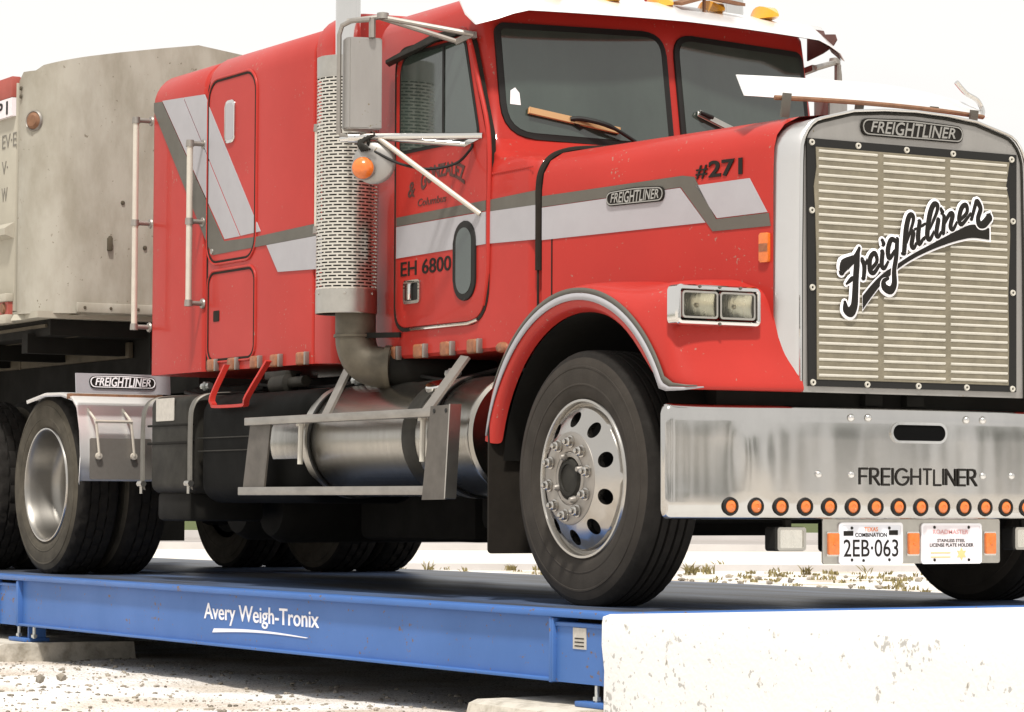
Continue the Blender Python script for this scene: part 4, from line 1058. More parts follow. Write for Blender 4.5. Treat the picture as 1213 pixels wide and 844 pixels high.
def fog(y0):
    F0 = FRONT(.78); bm = BM(); prism(bm, rrect(y0, .692, y0 + .152, .792, .014), F0, -.07, 0); fb = obj('fog_lamp', bm, M['black'], T, ang=30)
    bm = BM(); ring_prism(bm, rrect(y0 + .008, .694, y0 + .152, .790, .012), rrect(y0 + .022, .704, y0 + .139, .780, .008), F0, 0, .008); obj('lamp_ring', bm, M['steel'], fb, ang=30)
    obj('lens', prism(BM(), rrect(y0 + .021, .703, y0 + .140, .781, .008), F0, .0, .003), M['lens'], fb, smooth=False)
    bm = BM(); box(bm, (.75, y0 + .06, .79), (.77, y0 + .09, .83)); obj('lamp_bracket', bm, M['dark'], fb, smooth=False)
fog(-.715); fog(.540)
bm = BM(); box(bm, (.60, -.95, 1.26), (.70, .95, 1.36)); box(bm, (.7, -.22, 1.30), (.74, -.13, 1.345)); box(bm, (.7, .0, 1.30), (.74, .09, 1.345)); obj('front_crossmember', bm, M['dark'], T, smooth=False)

# ---- wheels
def tyre_prof(w_, R0, grooves, lug=False):
    h = [(.335, w_ * .76), (.345, w_ * .86), (.375, w_ * .955), (.396, w_ * .975), (.398, w_ * .992), (.404, w_ * .992), (.406, w_ * .985), (.42, w_ * .995), (.455, w_), (.470, w_ * .99), (.472, w_ * 1.004), (.479, w_ * 1.002), (.481, w_ * .978), (.485, w_ * .975), (R0 - .030, w_ * .90), (R0 - .012, w_ * .83), (R0 - .003, w_ * .77)]
    tr = [(R0, w_ * .72)]
    for g in grooves: tr += [(R0 + .003, g + .007), (R0 - .010, g + .005), (R0 - .010, g - .005), (R0 + .003, g - .007)]
    return h, tr + [(R0, -w_ * .72)], [(r, -ww) for r, ww in h[::-1]]
def make_tyre(c, s, w_, R0, grooves, lug, parent, m1, m2):
    h, tr, h2 = tyre_prof(w_, R0, grooves)
    ax = (0, -s, 0)
    bm = BM(); n = 120 if lug else 96
    prof = h + tr + h2; a0 = len(h) - (2 if lug else 1); a1 = len(h) + len(tr)
    def mod(j, k):
        if lug and a0 <= j <= a1: return -.011 if (k + (j % 7) // 2) % 4 == 0 else 0
        if not lug and (j == len(h) - 1 or j == a1): return -.004 if k % 2 else 0
        return 0
    lathe(bm, prof, c, ax, n, mod)
    for f in bm.faces:
        rr = sum(math.hypot(v.co.x - c[0], v.co.z - c[2]) for v in f.verts) / len(f.verts)
        f.material_index = 1 if rr > R0 - .026 else 0
    return obj('tyre', bm, [m1, m2], parent, ang=32)
def disc_holes(bm, c, s, r0, r1, nh, rh, rad_h, prof, depth):
    """annulus r0..r1 with nh round holes, w = prof(r)"""
    P = lambda r, t, dw=0: Vector((c[0] + r * math.cos(t), c[1] - s * (prof(r) + dw), c[2] + r * math.sin(t)))
    half = math.pi / nh
    for i in range(nh):
        a = 2 * math.pi * (i + .5) / nh
        # boundary in (r, t)
        bnd = []
        for k in range(7): bnd.append((r0 + (r1 - r0) * k / 6, -half))
        for k in range(1, 9): bnd.append((r1, -half + 2 * half * k / 8))
        for k in range(1, 7): bnd.append((r1 - (r1 - r0) * k / 6, half))
        for k in range(1, 8): bnd.append((r0, half - 2 * half * k / 8))
        B, Hh, Hb = [], [], []
        for r, t in bnd:
            lx, ly = r * math.cos(t) - rad_h, r * math.sin(t); L = math.hypot(lx, ly)
            hx_, hy_ = rad_h + lx / L * rh, ly / L * rh
            hr, ht = math.hypot(hx_, hy_), math.atan2(hy_, hx_)
            B.append(bm.verts.new(P(r, a + t))); Hh.append(bm.verts.new(P(hr, a + ht))); Hb.append(bm.verts.new(P(hr, a + ht, -depth)))
        n = len(bnd)
        for k in range(n):
            j = (k + 1) % n
            bm.faces.new((B[k], B[j], Hh[j], Hh[k])); bm.faces.new((Hh[k], Hh[j], Hb[j], Hb[k]))
    bmesh.ops.remove_doubles(bm, verts=bm.verts[:], dist=.0004)
def lug_nuts(parent, c, s, w0, n, rr, m):
    for i in range(n):
        a = 2 * math.pi * (i + .3) / n
        p = Vector((c[0] + rr * math.cos(a), c[1] - s * w0, c[2] + rr * math.sin(a)))
        bm = BM(); lathe(bm, [(.027, 0), (.027, .007), (.021, .008), (.021, .024), (.017, .029), (.012, .030), (.0115, .040), (.006, .044), (0, .0445)], p, (0, -s, 0), 12)
        obj('lug_nut', bm, m, parent, ang=25)
def front_wheel(s):
    c = (0, -s * 1.035, D + .540)
    wh = thing_part('wheel', T, c)
    make_tyre(c, s, .142, .545, (.062, .022, -.022, -.062), False, wh, M['tyre'], M['tread'])
    prof = lambda r: .125 + (.185 - .125) * max(0, min(1, (.300 - r) / .105)) ** .8
    bm = BM(); lathe(bm, [(.340, .100), (.345, .118), (.338, .128), (.328, .128), (.322, .118), (.318, .10), (.308, .105), (.300, .125)], c, (0, -s, 0), 72)
    disc_holes(bm, c, s, .198, .300, 10, .0335, .250, prof, .03)
    bmesh.ops.remove_doubles(bm, verts=bm.verts[:], dist=.0004)
    rim = obj('rim', bm, M['alu'], wh, ang=40)
    lug_nuts(rim, c, s, .190, 10, .157, M['alu'])
    bm = BM(); lathe(bm, [(.112, .15), (.112, .186), (.104, .190), (.092, .188), (.088, .165), (.086, .155)], c, (0, -s, 0), 40)
    for i in range(4):
        a = 2 * math.pi * i / 4 + .4; lathe(bm, [(0, .212), (.010, .210), (.018, .19), (.018, .18)], (c[0] + .098 * math.cos(a), c[1], c[2] + .098 * math.sin(a)), (0, -s, 0), 12)
    lathe(bm, [(.199, .180), (.197, .186), (.19, .190), (.120, .190), (.114, .186), (.112, .15)], c, (0, -s, 0), 72)
    hub = obj('hub', bm, M['greyalu'], rim)
    bm = BM(); lathe(bm, [(.087, .14), (.084, .185), (.074, .195), (.062, .196), (.060, .19), (.0, .188)], c, (0, -s, 0), 32); obj('hub_cap', bm, M['boxgrey'], rim)
    bm = BM(); lathe(bm, [(0, .05), (.3, .05), (.30, .02), (0, .02)], c, (0, -s, 0), 32); obj('brake_drum', bm, M['black'], wh)
def thing_part(name, parent, c):
    o = bpy.data.objects.new(name, None); COL.objects.link(o); o.parent = parent; o.empty_display_size = .1
    ORG[o.name] = Vector(c); o.location = Vector(c) - org(parent); return o
front_wheel(1); front_wheel(-1)
def rear_wheel(x, y, s, outer):
    c = (x, y, D + .535)
    wh = thing_part('wheel', T, c)
    make_tyre(c, s, .142, .540, (.055, 0, -.055), True, wh, M['dusttyre'], M['tread'])
    bm = BM()
    if outer: lathe(bm, [(.340, .10), (.347, .118), (.342, .130), (.332, .132), (.325, .122), (.320, .10), (.312, .06), (.306, -.02), (.296, -.055), (.27, -.075), (.20, -.085), (.13, -.080), (.11, -.075), (.0, -.07)], c, (0, -s, 0), 72)
    else: lathe(bm, [(.340, .10), (.345, .12), (.33, .125), (.31, .06), (.30, -.10), (0, -.11)], c, (0, -s, 0), 48)
    rim = obj('rim', bm, M['rearalu'] if outer else M['dark'], wh, ang=40)
    if outer:
        bm = BM(); lathe(bm, [(.331, .130), (.336, .134), (.342, .133), (.346, .126), (.341, .128), (.334, .128)], c, (0, -s, 0), 72, closed=True); obj('rim_flange', bm, M['alu'], rim)
for x in (-6.07, -7.40):
    for s in (1, -1):
        rear_wheel(x, -s * 1.06, s, True); rear_wheel(x, -s * .735, s, False)
# mud flaps behind the front wheels
bm = BM(); prism(bm, rrect(-1.20, .66, -.62, 1.30, .02), FRONT(-.72), -.012, 0); mf = obj('mud_flap', bm, M['flap'], T, ang=30); mirror_y(mf, T)

# ---- quarter fender ahead of the drive wheels
Q = []
prof = [(-6.25, 1.50), (-5.95, 1.535), (-5.70, 1.530), (-5.52, 1.50), (-5.45, 1.45), (-5.40, 1.30), (-5.385, 1.15), (-5.40, 1.005)]
bm = BM(); rows = []
for (x, z) in prof: rows.append([(x, -1.245, z - .025), (x, -1.25, z - .004), (x, -1.235, z), (x, -.64, z), (x, -.625, z - .004), (x, -.63, z - .025)])
loft(bm, rows); qf = obj('quarter_fender', bm, M['visor'], T, ang=35)
md = qf.modifiers.new('t', 'SOLIDIFY'); md.thickness = .004
bm = BM(); prism(bm, rrect(-1.19, 1.015, -.80, 1.255, .01), Fr((-5.383 + .034, 0, 0), (0, 1, 0), (-.03, 0, 1)), 0, .004); obj('fender_patch', bm, M['greyalu'], qf, smooth=False)
FQ = Fr((-5.375 + .152, 0, 0), (0, 1, 0), (-.10, 0, 1))
bm = BM(); z0 = 1.524
prism(bm, [(-1.285, z0), (-.690, z0), (-.690, z0 + .115), (-1.285, z0 + .115)], FQ, 0, .012); bx = obj('sign_plate', bm, M['signplate'], qf, smooth=False)
badge(bx, FQ, -1.205, z0 + .022, .42, .085, .014, light=M['white_letter'])
bm = BM(); box(bm, (-5.60, -1.25, 1.488), (-5.545, -.66, 1.520), .003); obj('mount_rail', bm, M['rust'], qf)
bm = BM()
for y in (-1.195, -.975): tube(bm, [(-5.53, y, 1.49), (-5.36, y + .03, 1.36), (-5.36, y + .035, 1.345), (-5.355, y + .055, 1.15)], .008, 8); lathe(bm, [(0, .02), (.02, .015), (.022, 0)], (-5.37, y + .055, 1.15), (1, 0, 0), 10)
tube(bm, [(-5.355, -1.17, 1.352), (-5.355, -.935, 1.352)], .009, 8)
obj('fender_stay', bm, M['cream'], qf)

# ---- battery box and black tank behind the fuel tank
bm = BM(); prof_ = rrect(.90, 1.0, 1.0, 1.0, 0.0) if 0 else None
bm = BM(); box(bm, (-4.55, -1.18, .93), (-3.99, -.55, 1.47), .06, 4); bb = obj('battery_box', bm, M['boxgrey'], T)
bm = BM(); box(bm, (-4.56, -1.186, 1.20), (-4.0, -1.0, 1.215), .004); box(bm, (-4.56, -1.186, 1.30), (-4.0, -1.0, 1.312), .004); obj('box_rib', bm, M['dark'], bb)
bm = BM(); prism(bm, rrect(-4.44, 1.33, -4.20, 1.455, .006), SIDE(-1.181), 0, .004); obj('warning_label', bm, M['sticker'], bb, smooth=False)
bm = BM(); box(bm, (-4.50, -1.15, .78), (-4.05, -.7, .94), .03); obj('box_base', bm, M['dark'], bb)
def strap(x, m, parent):
    bm = BM(); pts = [(x, -.70, 1.49), (x, -1.02, 1.478), (x, -1.13, 1.455), (x, -1.178, 1.40), (x, -1.19, 1.30), (x, -1.19, 1.0), (x, -1.185, .95)]
    P = smooth_path(pts, 4); rows = [[p + Vector((-.025, 0, 0)), p + Vector((.025, 0, 0)), p + Vector((.02, -.008, .004)), p + Vector((-.02, -.008, .004))] for p in P]
    loft(bm, rows, close_u=True, cap=True); s_ = obj('strap', bm, m, parent)
    bm = BM(); tube(bm, [(x - .03, -1.20, .985), (x + .03, -1.20, .985)], .018, 8); tube(bm, [(x, -1.20, 1.0), (x, -1.2, .93)], .010, 8); obj('strap_clamp', bm, M['steel'], s_)
strap(-4.60, M['strap'], bb); strap(-3.96, M['strap'], bb)
bm = BM(); box(bm, (-3.95, -1.16, .88), (-2.60, -.5, 1.46), .11, 5); bt = obj('black_tank', bm, M['plastic'], T)
bm = BM(); box(bm, (-3.93, -1.165, 1.225), (-2.62, -1.0, 1.232), .002); box(bm, (-3.93, -1.165, 1.155), (-2.62, -1.0, 1.162), .002); obj('tank_crease', bm, M['boxgrey'], bt)
bm = BM(); lathe(bm, [(0, 0), (.05, 0), (.055, .15), (.03, .16), (.03, .3), (0, .3)], (-3.35, -.98, 1.50), (1, .1, .05), 16); box(bm, (-3.45, -1.0, 1.53), (-3.2, -.9, 1.575), .01); obj('valve', bm, M['boxgrey'], bt)
# red stirrup step under the sleeper
bm = BM()
pth = [(-3.70, -1.10, 1.62), (-3.705, -1.18, 1.45), (-3.69, -1.18, 1.405), (-3.65, -1.18, 1.392), (-3.33, -1.18, 1.390), (-3.29, -1.18, 1.402), (-3.265, -1.18, 1.44), (-3.19, -1.10, 1.62)]
P = smooth_path(pth, 3); rows = []
for i, p in enumerate(P):
    t = (P[min(i + 1, len(P) - 1)] - P[max(i - 1, 0)]).normalized(); n_ = t.cross(Vector((0, 1, 0))).normalized()
    rows.append([p + Vector((0, -.016, 0)) + n_ * .008, p + Vector((0, .016, 0)) + n_ * .008, p + Vector((0, .016, 0)) - n_ * .008, p + Vector((0, -.016, 0)) - n_ * .008])
loft(bm, rows, close_u=True, cap=True); obj('step', bm, M['red'], T, ang=30)

# ---- fuel tank and its step frame
c = (-3.05, -.895, 1.195); L_ = 2.12
bm = BM(); lathe(bm, [(0, .02), (.20, .015), (.245, .0), (.270, .02), (.280, .05), (.280, L_ - .05), (.287, L_ - .03), (.287, L_ - .01), (.270, L_ + .0), (.24, L_ - .01), (0, L_ - .015)], c, (1, 0, 0), 72)
ft = obj('fuel_tank', bm, M['tank'], T, ang=30)
for x in (-2.60, -1.33):
    bm = BM(); lathe(bm, [(.281, -.035), (.289, -.035), (.289, .035), (.281, .035)], (x, c[1], c[2]), (1, 0, 0), 72, closed=True); tb = obj('tank_band', bm, M['steel'], ft, ang=30)
    bm = BM(); tube(bm, [(x, c[1] - .305, c[2] + .11), (x - .0, c[1] - .31, c[2] - .12)], .014, 8); lathe(bm, [(0, -.02), (.024, -.02), (.024, .02), (0, .02)], (x, c[1] - .308, c[2] + .09), (0, 0, 1), 8); obj('band_bolt', bm, M['slat'], tb)
    bm = BM(); lathe(bm, [(.282, .036), (.291, .036), (.291, .055), (.282, .055)], (x, c[1], c[2]), (1, 0, 0), 72, closed=True); obj('band_liner', bm, M['black'], tb, ang=30)
bm = BM(); lathe(bm, [(.2806, -.09), (.2812, -.088), (.2812, .04), (.2806, .042)], (-1.50, c[1], c[2]), (1, 0, 0), 72); obj('fuel_stain', bm, M['boxgrey'], ft)
bm = BM(); lathe(bm, [(0, .035), (.05, .035), (.056, .028), (.056, .008), (.045, .0), (.045, -.03)], (-1.50, -1.03, 1.415), (.15, -.35, .93), 24); obj('filler_cap', bm, M['chrome'], ft)
SF = thing_part('step_frame', T, (-2.2, -1.22, 1.1))
bm = BM(); box(bm, (-3.12, -1.27, 1.278), (-1.13, -1.20, 1.318), .004); obj('step_rail', bm, M['rail'], SF)
bm = BM(); box(bm, (-3.19, -1.27, .920), (-1.20, -1.16, .962), .004); obj('step_rail', bm, M['rail'], SF)
bm = BM(); loft(bm, [[(-3.10, y, 1.278), (-2.86, y, 1.278), (-2.93, y, .962), (-3.18, y, .962)] for y in (-1.245, -1.235)], close_u=True, cap=True); obj('end_plate', bm, M['stepplate'], SF, smooth=False)
bm = BM(); loft(bm, [[(-1.125, y, 1.325), (-.94, y, 1.328), (-.985, y, .90), (-1.205, y, .898)] for y in (-1.275, -1.262)], close_u=True, cap=True)
ep = obj('end_plate', bm, M['stepplate'], SF, smooth=False)
bm = BM(); loft(bm, [[(-.938, y, 1.33), (-.928, y, 1.33), (-.972, y, .905), (-.982, y, .902)] for y in (-1.283, -1.225)], close_u=True, cap=True); obj('plate_flange', bm, M['steel'], ep, smooth=False)
bm = BM()
for x in (-1.09, -.98): lathe(bm, [(0, .003), (.010, .002), (.011, 0)], (x, -1.276, 1.302), (0, -1, 0), 10)
obj('bolt_hole', bm, M['black'], ep)
bm = BM(); obox(bm, (-2.28, -1.23, 1.30), (-2.28, -1.10, 1.545), .075, .014, (0, 1, 0)); obj('bracket', bm, M['greyalu'], SF, smooth=False)
bm = BM(); obox(bm, (-1.23, -1.235, 1.31), (-1.20, -1.05, 1.56), .075, .014, (0, 1, 0)); obj('bracket', bm, M['greyalu'], SF, smooth=False)

for k, (x0, x1, y, z, r_) in enumerate(((-4.9, -3.9, -.80, 1.515, .012), (-3.9, -2.4, -.85, 1.53, .010), (-2.6, -1.3, -.80, 1.52, .013), (-1.9, -.9, -.90, 1.50, .009))):
    bm = BM(); tube(bm, smooth_path([(x0, y, z), (x0 + (x1 - x0) * .3, y - .03, z - .03), (x0 + (x1 - x0) * .65, y - .01, z - .045), (x1, y + .02, z)], 6), r_, 8); obj('air_line', bm, M['black'], T)
for x, z in ((-4.35, 1.53), (-3.25, 1.54), (-2.52, 1.50), (-2.38, 1.50), (-1.55, 1.50)):
    bm = BM(); tube(bm, [(x - .05, -.92, z), (x + .05, -.92, z)], .020, 8); lathe(bm, [(0, -.014), (.028, -.014), (.028, .014), (0, .014)], (x, -.92, z), (1, 0, 0), 6); obj('hose_fitting', bm, M['bolt'], T, ang=25)
# ---- small lamps along the lower cab edge
for x, z in [(-4.113, 1.635), (-3.847, 1.633), (-3.562, 1.631), (-3.316, 1.629), (-3.008, 1.628), (-2.006, 1.612), (-1.738, 1.612), (-1.473, 1.612), (-1.216, 1.612)]:
    bm = BM(); box(bm, (x - .055, -W - .030, z - .034), (x + .03, -W + .004, z + .034), .012, 3); lm = obj('marker_lamp', bm, M['amber_dirty'], T)
    bm = BM(); box(bm, (x + .034, -W - .026, z - .034), (x + .050, -W + .004, z + .034), .004); obj('lamp_clip', bm, M['greyalu'], lm)

# ---- exhaust stacks
def stack(s):
    c = Vector((-2.215, -s * 1.15, 0))
    bm = BM(); lathe(bm, [(.062, 0), (.062, 1.7), (.058, 1.7), (.058, 0)], c + Vector((0, 0, 3.0)), (0, 0, 1), 28, closed=True); st = obj('exhaust_stack', bm, M['chrome'], T)
    bm = BM(); uvl = bm.loops.layers.uv.new('UVMap'); n = 72; r = .150
    zs = [1.925, 2.968]
    ring = [[bm.verts.new((c.x + r * math.cos(2 * math.pi * k / n), c.y + r * math.sin(2 * math.pi * k / n), z)) for k in range(n)] for z in zs]
    for k in range(n):
        f = bm.faces.new((ring[0][k], ring[0][(k + 1) % n], ring[1][(k + 1) % n], ring[1][k]))
        for lp, (kk, z) in zip(f.loops, ((k, zs[0]), (k + 1, zs[0]), (k + 1, zs[1]), (k, zs[1]))): lp[uvl].uv = (2 * math.pi * r * kk / n + .0, z)
    obj('heat_shield', bm, M['perf'], st)
    bm = BM(); lathe(bm, [(.1525, 1.925), (.1525, 1.812), (.150, 1.808), (.146, 1.812), (.146, 1.925)], c, (0, 0, 1), 72); obj('shield_collar', bm, M['steel'], st, ang=30); bm = BM(); lathe(bm, [(.151, 2.968), (.1515, 3.07), (.147, 3.072), (.146, 2.968)], c, (0, 0, 1), 72)
    obj('shield_collar', bm, M['steel'], st, ang=30)
    bm = BM(); lathe(bm, [(0, 1.83), (.122, 1.83), (.122, 3.03), (0, 3.03)], c, (0, 0, 1), 40); obj('muffler', bm, M['black'], st, ang=30)
    for k in range(6):
        bm = BM(); a = R(-30 + 60 * k); lathe(bm, [(0, .006), (.007, .004), (.008, 0)], (c.x + .152 * math.cos(a), c.y + .152 * math.sin(a), 1.905), (math.cos(a), math.sin(a), 0), 8)
        obj('screw', bm, M['steel'], st)
    y = -s
    bm = BM(); pth = smooth_path([(-2.19, y * 1.11, 1.86), (-2.19, y * 1.11, 1.72), (-2.185, y * 1.108, 1.66), (-2.165, y * 1.095, 1.60), (-2.13, y * 1.065, 1.56), (-2.085, y * 1.02, 1.545), (-2.05, y * .98, 1.54)], 6)
    tube(bm, pth, .100, 28); lathe(bm, [(.100, 0), (.108, .002), (.108, .016), (.100, .018)], (-2.19, y * 1.11, 1.692), (0, 0, 1), 28)
    lathe(bm, [(.10, 0), (.112, .0), (.112, .03), (0.10, .03)], (-2.07, y * 1.0, 1.542), (.65, s * .75, 0), 24)
    obj('exhaust_elbow', bm, M['pipe'], st)
    bm = BM(); tube(bm, [(-2.07, y * 1.0, 1.54), (-1.95, y * .86, 1.53), (-1.9, y * .5, 1.5)], .085, 20); obj('exhaust_pipe', bm, M['dark'], st)
    bm = BM(); obox(bm, (-2.12, y * 1.12, 1.70), (-1.95, y * .99, 1.70), .02, .025); obj('stack_bracket', bm, M['dark'], st, smooth=False)
    return st
stack(1); stack(-1)
# ---- grab handles
def grab(x, zs, y0, yb, m, rad_=.0175, base=None):
    g = thing_part('grab_handle', T, (x, y0, (zs[0] + zs[-1]) / 2))
    bm = BM(); tube(bm, [(x, y0, zs[0] - .01), (x, y0, zs[-1] + .01)], rad_, 14); obj('grab_tube', bm, M['cream'], g)
    for z in zs:
        bm = BM(); xb = x + (base or 0); tube(bm, [(x, y0, z), (xb, yb, z)], .014, 10); lathe(bm, [(0, .02), (.022, .018), (.024, -.018), (0, -.02)], (x, y0, z), (0, 0, 1), 12)
        lathe(bm, [(0, .014), (.026, .010), (.03, 0)], (xb, yb, z), (0, -1, 0), 12)
        bmesh.ops.scale(bm, vec=(1, 1, 1), verts=bm.verts[:]); obj('handle_bracket', bm, M['greyalu'], g)
    return g
grab(-5.02, (1.89, 2.49, 3.085), -1.075, -W + .002, M['cream'])
grab(-4.285, (1.985, 2.44, 2.875), -1.065, -W + .002, M['cream'])
grab(-2.405, (2.235, 2.745), -1.215, -1.235, M['cream'], base=.10)

# ---- door mirror on its tripod
def door_mirror(s):
    Y = lambda y: s * y
    mr = thing_part('door_mirror', T, (-1.55, Y(-1.4), 2.8))
    bm = BM(); rows = []
    pr = [(-1.655, -1.50), (-1.58, -1.505), (-1.555, -1.49), (-1.535, -1.45), (-1.500, -1.345), (-1.500, -1.285), (-1.52, -1.27), (-1.66, -1.305), (-1.67, -1.33)]
    pr = [(-1.70, -1.445), (-1.635, -1.462), (-1.602, -1.458), (-1.575, -1.36), (-1.560, -1.305), (-1.62, -1.295), (-1.70, -1.31)]
    for z, g in ((2.635, .0), (2.632, 0), (3.055, 0), (3.058, 0)): rows.append([(x, Y(y), z) for x, y in pr])
    rows = [[(x, Y(y), z) for x, y in pr] for z in (2.640, 3.073)]
    loft(bm, rows, close_u=True, cap=True); bmesh.ops.bevel(bm, geom=bm.edges[:], offset=.006, segments=2, affect='EDGES')
    obj('mirror_housing', bm, M['mirror'], mr)
    bm = BM(); tube(bm, [(-1.685, Y(-1.47), 2.62), (-1.685, Y(-1.47), 3.09), (-1.675, Y(-1.46), 3.135), (-1.64, Y(-1.43), 3.155), (-1.56, Y(-1.37), 3.155)], .012, 8)
    tube(bm, [(-1.685, Y(-1.47), 2.66), (-1.68, Y(-1.46), 2.615), (-1.6, Y(-1.42), 2.60)], .012, 8); obj('mirror_frame', bm, M['greyalu'], mr)
    bm = BM(); e = (-1.25, Y(-.985), 3.075); e2 = (-1.40, Y(-.985), 3.06)
    tube(bm, [(-1.66, Y(-1.44), 3.155), (-1.54, Y(-1.33), 3.168), e], .013, 8); tube(bm, [(-1.54, Y(-1.33), 3.165), e2], .012, 8)
    tube(bm, [(-1.56, Y(-1.36), 3.07), (-1.56, Y(-1.36), 3.16)], .017, 8)
    lathe(bm, [(0, .02), (.028, .014), (.03, -.014), (0, -.02)], (-1.53, Y(-1.32), 3.172), (0, 0, 1), 10); obox(bm, e, e2, .03, .03); obj('upper_arm', bm, M['greyalu'], mr)
    bm = BM(); e = (-1.165, Y(-.985), 2.590); e2 = (-1.32, Y(-.985), 2.565); h_ = (-1.56, Y(-1.38), 2.600)
    tube(bm, [(-1.68, Y(-1.46), 2.595), h_, e], .0155, 10); tube(bm, [h_, e2], .014, 10); obox(bm, e, e2, .025, .025)
    lathe(bm, [(0, .03), (.026, .028), (.026, -.028), (0, -.03)], (-1.62, Y(-1.42), 2.598), (-.5, Y(-.8), 0), 12); obox(bm, (-1.58, Y(-1.38), 2.59), (-1.58, Y(-1.38), 2.65), .06, .03)
    obj('lower_arm', bm, M['chrome'], mr)
    bm = BM(); tube(bm, [(-1.52, Y(-1.34), 2.59), (-1.175, Y(-.99), 2.225)], [.0135, .0125], 10); obj('brace', bm, M['cream'], mr)
    bm = BM(); lathe(bm, [(0, .010), (.05, .008), (.088, .001), (.098, -.006), (.102, -.014), (.098, -.02), (0, -.02)], (-1.535, Y(-1.36), 2.478), (.80, Y(-.6), 0), 36); cm = obj('convex_mirror', bm, M['mirror'], mr)
    bm = BM(); tube(bm, [(-1.55, Y(-1.37), 2.50), (-1.56, Y(-1.38), 2.60)], .010, 8)
    for k in range(5): tube(bm, smooth_path([(-1.59 + .03 * k, Y(-1.39), 2.60), (-1.58 + .012 * k, Y(-1.42), 2.565), (-1.56 + .02 * k, Y(-1.41), 2.53)], 4), .006, 6)
    obj('mirror_clamp', bm, M['boxgrey'], mr)
    bm = BM(); lathe(bm, [(.055, -.03), (.057, .0), (.053, .005), (0, -.03)], (-1.53, Y(-1.42), 2.447), (.80, Y(-.6), 0), 28); tl = obj('turn_signal', bm, M['mirror'], mr)
    bm = BM(); lathe(bm, [(0, .030), (.02, .028), (.024, .026), (.044, .016), (.052, .003)], (-1.53, Y(-1.42), 2.447), (.80, Y(-.6), 0), 28); obj('lens', bm, M['amber'], tl)
    if s > 0:
        bm = BM(); tube(bm, smooth_path([(-1.53, -1.36, 2.53), (-1.45, -1.27, 2.47), (-1.38, -1.15, 2.445), (-1.30, -1.05, 2.47), (-1.26, -1.0, 2.53), (-1.25, -.99, 2.56)], 5), .0065, 8); obj('cable', bm, M['black'], mr)
door_mirror(1); door_mirror(-1)

# ================================================================== TRAILER
TR = thing('dump_trailer', 'beige weathered dump trailer with red top rail coupled behind the red sleeper', 'trailer', (-9, 0, D))
XF = -6.10; YS = 1.25; rc = .32
def tpath():
    pts = [(-14.0, -YS), (XF - rc, -YS)]
    for k in range(1, 10): a = R(90 * k / 9); pts.append((XF - rc + rc * math.sin(a), -YS + rc * (1 - math.cos(a))))
    for s in (-.72, -.45, -.2): pts.append((XF, s))
    return pts
hp_ = tpath(); full = hp_ + [(x, -y) for x, y in hp_[::-1]]
ztop = lambda x, y: (3.52 + (0.225 * max(0, 1 - abs(y + .15) / 1.1) ** .75 if abs(y) < 1.2 else 0)) if x > XF - rc else 3.47
cap_ = [p for p in full if p[0] >= XF - rc - .001]
bm = BM(); rows = []
for (x, y) in cap_:
    dx, dy = (0, 0)
    n_ = Vector((1, 0)) if abs(y) < .93 else Vector((x - (XF - rc), y - math.copysign(YS - rc, y))).normalized()
    zt = ztop(x, y); o = .004
    rows.append([(x + n_.x * o, y + n_.y * o, 2.03)] + [(x + n_.x * o + .006 * noise.noise(Vector((y * 2, k, 0))), y + n_.y * o, 2.03 + (zt - 2.03) * k / 6) for k in range(1, 7)] + [(x - n_.x * .05, y - n_.y * .05, zt), (x - n_.x * .05, y - n_.y * .05, 2.03)])
loft(bm, rows, close_u=True, cap=True); fc = obj('front_wall', bm, M['trailer'], TR, ang=50)
bm = BM(); box(bm, (XF + .004, -1.0, 2.035), (XF + .03, 1.0, 2.095), .006); fl = obj('bottom_flange', bm, M['trailer'], fc)
bm = BM()
for y in (-.95, -.78, -.6, -.42): lathe(bm, [(0, .008), (.008, .006), (.01, 0)], (XF + .03, y, 2.065), (1, 0, 0), 8)
obj('rivet', bm, M['brown'], fl)
n_ = Vector((-.1, -1)).normalized(); a_ = R(12); pc = (XF - rc + (rc + .004) * math.sin(R(28)), -YS + rc - (rc + .004) * math.cos(R(28)), 3.21)
bm = BM(); lathe(bm, [(0, .03), (.036, .026), (.050, .010), (.058, 0)], pc, (math.sin(R(28)), -math.cos(R(28)), 0), 20); ml = obj('marker_lamp', bm, M['rust'], fc)
bm = BM(); lathe(bm, [(.05, .004), (.058, .012), (.064, .004), (.066, 0)], pc, (math.sin(R(28)), -math.cos(R(28)), 0), 20); obj('lamp_ring', bm, M['greyalu'], ml)
bm = BM()
for z in (3.37, 3.42): lathe(bm, [(0, .01), (.012, .008), (.014, 0)], (XF - rc - .005 + .04, -YS - .006, z), (0, -1, 0), 8)
for (y, z) in ((-.78, 2.50), (-.70, 2.72), (-.55, 2.45)): lathe(bm, [(0, .012), (.012, .008), (.014, 0)], (XF + .006, y, z), (1, 0, 0), 8)
box(bm, (XF, -.80, 2.42), (XF + .03, -.77, 2.50), .005)
obj('bolt', bm, M['brown'], fc)
bm = BM()
for s in (-1, 1): box(bm, (-14, s * YS - .02, 2.05), (XF - rc - .01, s * YS + .02, 3.46), .004)
box(bm, (-14, -YS + .03, 2.0), (XF - .06, YS - .03, 2.04)); sd = obj('side_wall', bm, M['trailer_side'], TR)
bm = BM()
for s in (-1, 1): box(bm, (-14, s * (YS + .02) - .03, 3.37), (XF - rc - .012, s * (YS + .02) + .03, 3.50), .006)
obj('top_rail', bm, M['trailer_red'], sd)
S2 = SIDE(-YS - .02)
bm = BM(); prism(bm, [(-14, 3.255), (XF - rc - .012, 3.255), (XF - rc - .012, 3.368), (-14, 3.368)], S2, 0, .028); obj('name_band', bm, M['holderplate'], sd, smooth=False)
textobj('side_lettering', 'HIP I', SIDE(-YS - .048), -6.86, 3.270, .36, .082, -.001, .003, M['letter'], sd, bold=.02)
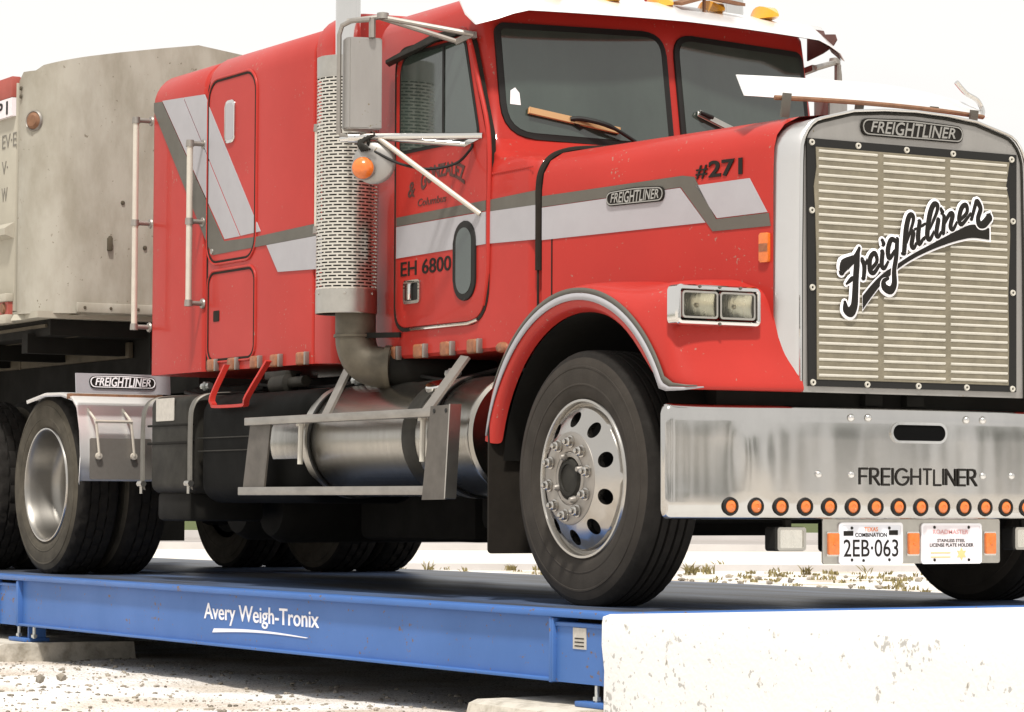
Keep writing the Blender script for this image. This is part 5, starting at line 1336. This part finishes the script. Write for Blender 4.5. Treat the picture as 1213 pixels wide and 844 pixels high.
for s_, x, z, w_, h_ in (('EV·E', -6.66, 3.07, .24, .085), ('V·', -6.66, 2.91, .10, .08), ('W', -6.66, 2.74, .10, .085)): textobj('side_lettering', s_, S2, x, z, w_, h_, -.001, .003, M['fadeletter'], sd, bold=.0)
bm = BM(); loft(bm, [[(-14, -YS - .02, 2.60), (-14, -YS - .08, 2.56), (-14, -YS - .08, 2.52), (-14, -YS - .02, 2.50)], [(XF - rc - .02, -YS - .02, 2.60), (XF - rc - .02, -YS - .08, 2.56), (XF - rc - .02, -YS - .08, 2.52), (XF - rc - .02, -YS - .02, 2.50)]], close_u=True, cap=True)
box(bm, (-7.3, -YS - .08, 2.1), (-7.15, -YS - .02, 3.25), .01); obj('side_rib', bm, M['trailer_side'], sd, smooth=False)
bm = BM(); box(bm, (-14, -YS - .07, 2.11), (XF - rc - .02, -YS - .02, 2.16), .005); box(bm, (-14, -YS - .07, 1.975), (XF - rc - .02, -YS - .02, 2.03), .005); obj('lower_rail', bm, M['trailer_side'], sd)
bm = BM(); box(bm, (-14, -YS - .05, 2.031), (XF - rc - .03, -YS - .02, 2.109)); lr = obj('reflector_strip', bm, M['trailer_red'], sd, smooth=False)
bm = BM(); lathe(bm, [(0, .02), (.03, .015), (.035, 0)], (-6.52, -YS - .05, 2.07), (0, -1, 0), 14); obj('marker_lamp', bm, M['rust'], lr)
bm = BM(); loft(bm, [[(-6.43, -YS - .02, 2.03), (-6.43, -YS - .04, 1.99), (-6.43, -YS + .05, 1.99)], [(-5.98 - .14, -.95, 2.03), (-5.98 - .14, -.98, 2.02), (-6.12, -.9, 2.02)]], close_u=True, cap=True); obj('corner_skirt', bm, M['trailer_side'], fc, smooth=False)
bm = BM()
for y in (-.46, .38): box(bm, (-14, y, 1.50), (-6.2, y + .08, 1.99))
box(bm, (-14, -.40, 1.55), (-5.6, .40, 1.93)); box(bm, (-13.9, -1.1, 1.90), (-6.25, 1.1, 1.995))
for x in (-6.6, -7.6, -8.6, -9.6): box(bm, (x, -1.15, 1.80), (x + .1, 1.15, 1.92))
box(bm, (-9.4, -1.2, .6), (-9.36, 1.2, 2.0))
tf = obj('trailer_frame', bm, M['dark'], TR, smooth=False)
bm = BM(); box(bm, (-14, -.50, 1.785), (-6.45, -.465, 1.885), .008); box(bm, (-8.32, -.505, 1.78), (-8.30, -.50, 1.89)); obj('frame_rail', bm, M['brown'], tf)
bm = BM(); obox(bm, (-12, -1.1, 1.93), (-6.3, -1.1, 1.96), .03, .02); obox(bm, (-12, -.9, 1.90), (-6.3, -.9, 1.91), .03, .02); obj('frame_stringer', bm, M['brown'], tf, smooth=False)
